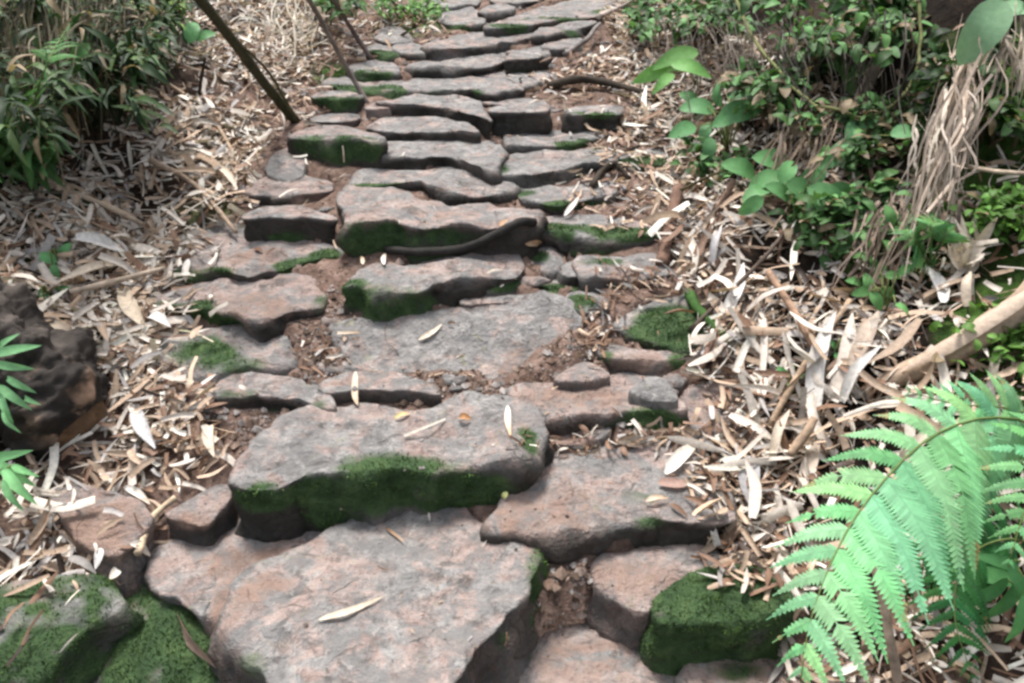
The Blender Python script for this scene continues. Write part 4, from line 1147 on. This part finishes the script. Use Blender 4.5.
pixel_plant('small pale seedling on the bottom left mossy rock', (30, 670),
    [(12,636,26,150),(24,648,20,60),(18,655,18,-70),(36,655,24,190),(50,650,22,10),(44,662,20,-60)], (.18,.40,.14), shape='lance', wr=.38, h=.05, name='seedling')
pixel_plant('single grass blade arching over the bottom left mossy rock', (44, 618),
    [(66,634,54,-38),(40,615,22,160)], (.22,.42,.17), shape='lance', wr=.14, h=.05, name='grass_sprout')
pixel_plant('green palmate leaf at the right edge below the big fern', (1015, 640),
    [(985,575,54,170),(985,592,52,200),(1005,600,50,235),(1018,620,46,265),(1000,562,44,160),(1018,585,40,300)], (.13,.36,.13), shape='lance', wr=.26, h=.16, name='palmate_plant')
pixel_plant('small sprig of bright leaves on the left litter', (60, 262), [(48,258,16,160),(64,252,16,60),(55,270,12,-60)], G_MINT, h=.03, name='sprig')
pixel_plant('little green shoot in the litter above the rotten log', (50, 300), [(44,294,14,150),(58,292,16,40),(50,304,12,-50)], G_MINT, h=.03, name='sprig')
pixel_plant('green sprig growing at the left end of the wide mossy-fronted step', (252, 520), [(246,508,14,120),(260,510,16,40),(255,518,12,-20)], (.15,.33,.12), h=.03, name='sprig')
pixel_plant('pair of thin green leaves in the litter at the upper left', (192, 50), [(192,32,22,85),(205,36,16,30)], G_MINT, h=.1, name='sprig')
pixel_plant('light green leafy shoot in the dark thicket at the left', (92, 70), [(84,40,28,150),(96,48,26,-30),(80,52,20,220),(60,20,26,10),(88,36,20,70)], (.13,.30,.10), h=.35)

# shrubs: crowns of many leaves
def shrub(label, base, ext, nleaf, L, cols, group=None, lean=(0, -.3, .3), name='shrub', shape='lance', wr=.35, h0=.05, cat='shrub', droop=.3, dead=.08):
    """base pixel; ext = (half width px, up px, height m)"""
    o3 = hit(base[0], base[1], 0)
    root = empty(name, o3); props(root, label, cat, group)
    fol, st = MB(), MB()
    nst = max(4, nleaf // 28)
    tips = []
    for i in range(nst):
        q = hit(base[0] + random.uniform(-1, 1) * ext[0], base[1] - random.random() * ext[1], ext[2] * random.uniform(.35, 1.1))
        b = o3 + np.array([random.gauss(0, .05), random.gauss(0, .05), -.02])
        mid = (b + q) / 2 + np.array([random.gauss(0, .04), random.gauss(0, .04), .08 * ext[2] + .03])
        pts = smooth_path([b, mid, q], 12)
        tube(st, [b, mid, q], .005, .0018, (.09,.075,.04), 10, 5, .1)
        tips.append(pts)
    for i in range(nleaf):
        pts = random.choice(tips)
        k = random.randint(4, 11)
        p = pts[k] + np.array([random.gauss(0, .02), random.gauss(0, .02), random.gauss(0, .015)])
        ax = norm(pts[k] - pts[k - 1])
        dr = norm(ax * .6 + np.array([random.gauss(0, .7), random.gauss(0, .6) - .2, random.gauss(0, .35) - .1]) + np.array(lean) * .4)
        N = norm(np.array([random.gauss(0, .35), random.gauss(-.3, .35), 1]))
        c = np.array(random.choice(cols)) * random.uniform(.6, 1.3)
        if random.random() < dead: c = np.array([.27, .21, .13]) * random.uniform(.4, 1.2)
        l = L * random.uniform(.6, 1.25)
        leaf3(fol, p, l, l * wr * random.uniform(.8, 1.2), dr, N, c, shape, droop)
    st.build('stem', M_WOOD, root); fol.build('foliage', M_GREEN, root)
    return root
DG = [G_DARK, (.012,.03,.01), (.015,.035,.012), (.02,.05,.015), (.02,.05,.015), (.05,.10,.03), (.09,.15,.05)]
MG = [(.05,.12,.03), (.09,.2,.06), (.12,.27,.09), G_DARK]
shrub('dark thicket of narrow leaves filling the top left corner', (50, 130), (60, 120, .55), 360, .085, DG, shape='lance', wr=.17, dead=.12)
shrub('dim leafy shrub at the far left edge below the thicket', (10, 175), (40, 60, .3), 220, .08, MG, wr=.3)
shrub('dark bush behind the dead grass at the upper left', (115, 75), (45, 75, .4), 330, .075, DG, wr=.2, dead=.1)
shrub('olive green shrub at the top edge left of the leaning stick', (170, 28), (40, 40, .25), 140, .07, DG + [G_YEL], wr=.3)
shrub('sparse dark shrub at the top edge above the left litter', (340, 15), (40, 26, .2), 150, .06, MG, wr=.35)
shrub('low bright green growth along the top left edge of the path', (415, 14), (34, 18, .10), 260, .035, [(.12,.26,.06), (.16,.33,.08), (.08,.2,.05)], wr=.4, name='low_plant', cat='low plant', dead=.02)
shrub('leafy green bush at the top edge right of the path', (695, 45), (55, 55, .25), 330, .045, MG, shape='oval', wr=.45, dead=.15)
shrub('dense dark green bush at the top edge above the vine loop', (815, 60), (75, 75, .3), 420, .05, MG, shape='oval', wr=.45, dead=.2)
shrub('small green bush at the right edge of the upper steps', (655, 30), (22, 30, .16), 140, .05, MG, shape='oval', wr=.5)
shrub('dark green bush at the top edge left of the hanging straw', (890, 45), (45, 60, .25), 330, .05, MG, shape='oval', wr=.45, dead=.25)
shrub('scraggly bush with many dead leaves in the hollow beside the hanging straw', (850, 170), (60, 70, .16), 260, .04, MG, shape='oval', wr=.45, dead=.3)
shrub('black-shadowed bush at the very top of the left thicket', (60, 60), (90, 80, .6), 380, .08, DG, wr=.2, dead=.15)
shrub('mossy green creeper covering the right edge beneath the hanging straw', (990, 130), (40, 60, .12), 420, .03, [(.07,.16,.03), (.1,.22,.04), G_DARK], shape='oval', wr=.6, name='creeper', cat='creeper')
shrub('green creeper on the right bank beside the ragged pale husk', (1005, 235), (30, 50, .08), 320, .03, [(.08,.18,.03), (.11,.24,.05)], shape='oval', wr=.6, name='creeper', cat='creeper', dead=.02)
shrub('low green growth on the right bank above the pale log', (1010, 350), (26, 30, .06), 220, .028, [(.1,.22,.04), (.14,.28,.06)], shape='oval', wr=.6, name='low_plant', cat='low plant', dead=.02)
shrub('straggly small-leaved plant in the litter under the broad-leaved plants', (715, 175), (30, 40, .1), 90, .035, MG, shape='oval', wr=.55, name='low_plant', cat='low plant')
shrub('small-leaved bush at the foot of the hanging straw', (870, 245), (30, 60, .12), 150, .04, MG, shape='oval', wr=.55)
shrub('little green weeds under the dark thicket at the left', (30, 160), (34, 18, .08), 90, .04, MG, shape='lance', wr=.4, name='low_plant', cat='low plant')

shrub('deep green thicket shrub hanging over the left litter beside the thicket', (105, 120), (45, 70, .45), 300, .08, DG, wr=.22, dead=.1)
shrub('dark leafy bush leaning out between the vine loop and the path', (770, 120), (50, 80, .22), 300, .045, MG, shape='oval', wr=.5, dead=.1)
shrub('dark bush filling the hollow behind the hanging straw at the right edge', (965, 120), (50, 90, .2), 340, .05, DG, shape='oval', wr=.5, dead=.1)
shrub('leafy sprawling plant in the right litter above the standing sheaths', (850, 245), (60, 60, .12), 220, .04, MG, shape='oval', wr=.5, dead=.1)
# ------------------------------------------------------------------ ferns
def frond(root, pts, lens, npin, N, col, side_bias=0.0, droop=.25, pw=.16, stem=.0028, fwd=.35, start=.12, fi=0):
    P = smooth_path(pts, 60)
    tan = np.gradient(P, axis=0)
    fol, st = MB(), MB()
    tube(st, pts, stem, stem * .3, (.16,.22,.07), 24, 5, .05)
    N = norm(N)
    for i in range(npin):
        t = start + (1 - start) * (i / (npin - 1)) ** .9
        f = t * 59; k = min(int(f), 58); p = P[k] + (P[k + 1] - P[k]) * (f - k); tg = norm(tan[k])
        sd = norm(np.cross(tg, N)); nn = np.cross(sd, tg)
        Lm = np.interp(t, [0, .15, .35, .6, .85, 1], [lens[0], lens[1], lens[2], lens[3], lens[4], .012])
        for s_ in (-1, 1):
            L = Lm * random.uniform(.93, 1.06) * (1 + side_bias * s_)
            if s_ * side_bias < 0: L *= min(1, .35 + 1.0 * t)
            dj = random.uniform(.6, 1.5)
            ax = norm(sd * s_ + tg * (fwd + .5 * t * t) + nn * random.uniform(-.05, .08))
            m = max(5, int(L / .0058))
            ax = norm(ax + np.array([random.gauss(0, .05), random.gauss(0, .05), random.gauss(0, .05)]))
            end = p + ax * L - np.array([0, 0, 1]) * droop * dj * L
            mid = p + ax * L * .5 + nn * .05 * L - np.array([0, 0, 1]) * droop * dj * .2 * L
            Q = smooth_path([p, mid, end], m + 2)
            c = np.array(col) * random.uniform(.72, 1.15) * np.array([random.uniform(.85, 1.25), 1, random.uniform(.8, 1.1)])
            tipb = random.random() < .2
            strip(fol, Q, .0022, nn, c * .8, c * .9, 0, m, 'strip')
            for j in range(m + 1):
                u = j / m
                a = norm(Q[j + 1] - Q[j]); b = norm(np.cross(a, nn)); nq = np.cross(b, a)
                if random.random() < .03: continue
                cb_ = c if not (tipb and u > .82) else np.array([.30, .24, .10])
                pl = L * pw * random.uniform(.85, 1.1) * (1 - u) ** .75 * (.75 + .25 * min(1, u * 6)) + .0012
                wd = L / m * .72
                for s2 in (-1, 1):
                    d2 = norm(b * s2 + a * .55 - nq * .12)
                    o_ = Q[j]
                    V = [o_ - a * wd * .75, o_ + a * wd * .75, o_ + d2 * pl * .6 + a * wd * .8 + nq * .0006, o_ + d2 * pl, o_ + d2 * pl * .55 - a * wd * .55]
                    cv = cb_ * random.uniform(.82, 1.12)
                    fol.add(np.array(V), [(0, 1, 2, 3, 4)], cv)
    fr = st.build('frond', M_GREEN, root)
    fol.build('pinnae', M_GREEN, fr, smooth=False)
    return fr

def camp(px, py, d):
    r = ray(px, py)
    return CAM + r * d      # d = depth along the view axis
def fern(name, label, base, group=None):
    r = empty(name, base); props(r, label, 'fern', group); return r
FG, SB = (.22, .52, .26), -.22
fb = hit(1035, 560, 0)
fr = fern('fern', 'large bright green fern arching over the bottom right corner', fb)
frond(fr, [fb, camp(1075,500,1.34), camp(1040,430,1.34), camp(985,418,1.31), camp(930,438,1.26), camp(880,485,1.19), camp(842,540,1.13), camp(812,615,1.08), camp(799,692,1.06)],
      [.05, .115, .18, .15, .085], 20, np.array([-.5, -.65, .57]), FG, SB, .22, .225, start=.2, fwd=.5)
frond(fr, [fb, camp(1090,480,1.46), camp(1050,425,1.46), camp(1005,408,1.45), camp(955,404,1.45), camp(910,392,1.45)],
      [.04, .075, .10, .08, .04], 15, np.array([-.1, -.6, .8]), FG, 0, .16, .19, start=.22)
frond(fr, [fb, camp(1100,470,1.34), camp(1075,440,1.30), camp(1050,455,1.24), camp(1028,500,1.2), camp(1010,560,1.18)],
      [.05, .08, .11, .10, .05], 14, np.array([-.3, -.7, .6]), (.17, .44, .19), 0, .2, .19, start=.25)
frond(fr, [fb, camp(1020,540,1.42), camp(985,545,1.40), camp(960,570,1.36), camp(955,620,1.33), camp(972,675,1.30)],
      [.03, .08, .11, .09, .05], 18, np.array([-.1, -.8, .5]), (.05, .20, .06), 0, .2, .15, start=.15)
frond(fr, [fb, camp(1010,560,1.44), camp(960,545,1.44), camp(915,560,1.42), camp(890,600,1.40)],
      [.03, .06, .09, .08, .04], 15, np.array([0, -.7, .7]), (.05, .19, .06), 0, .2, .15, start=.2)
f2b = hit(930, 268, 0)
f2 = fern('fern', 'small green fern beneath the hanging straw on the right bank', f2b)
for tx, ty, dp in [(895, 225, .14), (935, 212, .16), (960, 225, .12), (912, 262, .08)]:
    frond(f2, [f2b, hit((930 + tx) / 2, (268 + ty) / 2 - 10, dp), hit(tx, ty, dp * .6)], [.02, .05, .06, .045, .02], 14, np.array([0, -.6, .8]), (.13, .33, .12), 0, .1, .2)
f3b = hit(20, 150, 0)
f3 = fern('fern', 'drooping green fern in front of the dark thicket at the left edge', f3b)
for tx, ty, dp in [(58, 132, .1), (52, 158, .08), (-10, 130, .2), (70, 24, .5)]:
    frond(f3, [f3b, hit((20 + tx) / 2, (150 + ty) / 2 - 18, dp + .12), hit(tx, ty, dp)], [.03, .07, .09, .06, .03], 16, np.array([0, -.6, .8]), (.10, .26, .09), 0, .15, .2)

# ------------------------------------------------------------------ vine loop
v = MB()
vp = [hit(724, -30, .30), hit(737, 0, .28), hit(764, 52, .24), hit(797, 90, .2), hit(827, 107, .2)]
d0 = (vp[-1] - CAM) @ FW
vp += [camp(865, 118, d0 * .985), camp(895, 107, d0 * .98), camp(917, 75, d0 * .98), camp(920, 37, d0 * .99), camp(917, -6, d0 * 1.0), camp(914, -40, d0 * 1.0)]
vq = smooth_path(vp, 26); vq = vq + RNG.normal(0, .006, vq.shape) * np.sin(np.linspace(0, math.pi, 26))[:, None]
tube(v, vq, .0050, .0038, (.17, .18, .075), 120, 7, .35, 4)
for q in vq[2::4]: tube(v, [q - [.004, 0, .003], q, q + [.004, 0, .003]], .0058, .0058, (.14, .13, .07), 4, 7, .2)
o = v.build('vine', M_WOOD); props(o, 'yellow-green vine hanging in a deep loop at the upper right', 'vine')

# ------------------------------------------------------------------ light, camera
w = bpy.data.worlds.new('World'); sc.world = w; w.use_nodes = True
nt = w.node_tree; nt.nodes.clear()
sky = nt.nodes.new('ShaderNodeTexSky'); sky.sky_type = 'NISHITA'; sky.sun_disc = False
EL, AZ = 70.0, -25.0      # azimuth measured from +Y towards +X
sky.sun_elevation = R(EL); sky.sun_rotation = R(AZ)
sky.air_density = 1.0; sky.dust_density = 4.0; sky.ozone_density = 1.0
bg = nt.nodes.new('ShaderNodeBackground'); bg.inputs[1].default_value = .13
ou = nt.nodes.new('ShaderNodeOutputWorld')
hs = nt.nodes.new('ShaderNodeHueSaturation'); hs.inputs['Saturation'].default_value = .35
nt.links.new(sky.outputs[0], hs.inputs['Color']); nt.links.new(hs.outputs[0], bg.inputs[0]); nt.links.new(bg.outputs[0], ou.inputs[0])
L = bpy.data.lights.new('sun', 'SUN'); L.energy = 2.4; L.angle = R(14); L.color = (1.0, .955, .90)
so = bpy.data.objects.new('sun', L); COL.objects.link(so)
dv = Vector((math.sin(R(AZ)) * math.cos(R(EL)), math.cos(R(AZ)) * math.cos(R(EL)), math.sin(R(EL))))
so.rotation_euler = (-dv).to_track_quat('-Z', 'Y').to_euler()
so.location = dv * 20

cam = bpy.data.cameras.new('camera'); co = bpy.data.objects.new('camera', cam); COL.objects.link(co)
co.location = CAM; co.rotation_euler = (math.pi / 2 - PITCH, 0, 0)
cam.sensor_width = 36; cam.lens = F / 1024 * 36; cam.clip_start = .05; cam.clip_end = 500
sc.camera = co

for o in bpy.data.objects:
    if '_o' in o: del o['_o']
sc.render.engine = 'CYCLES'
sc.cycles.use_denoising = True
sc.cycles.pixel_filter_type = 'BLACKMAN_HARRIS'
sc.cycles.filter_width = 2.8
sc.cycles.max_bounces = 6
sc.view_settings.view_transform = 'Standard'
sc.view_settings.look = 'None'
sc.view_settings.exposure = 1.1
sc.view_settings.gamma = 1
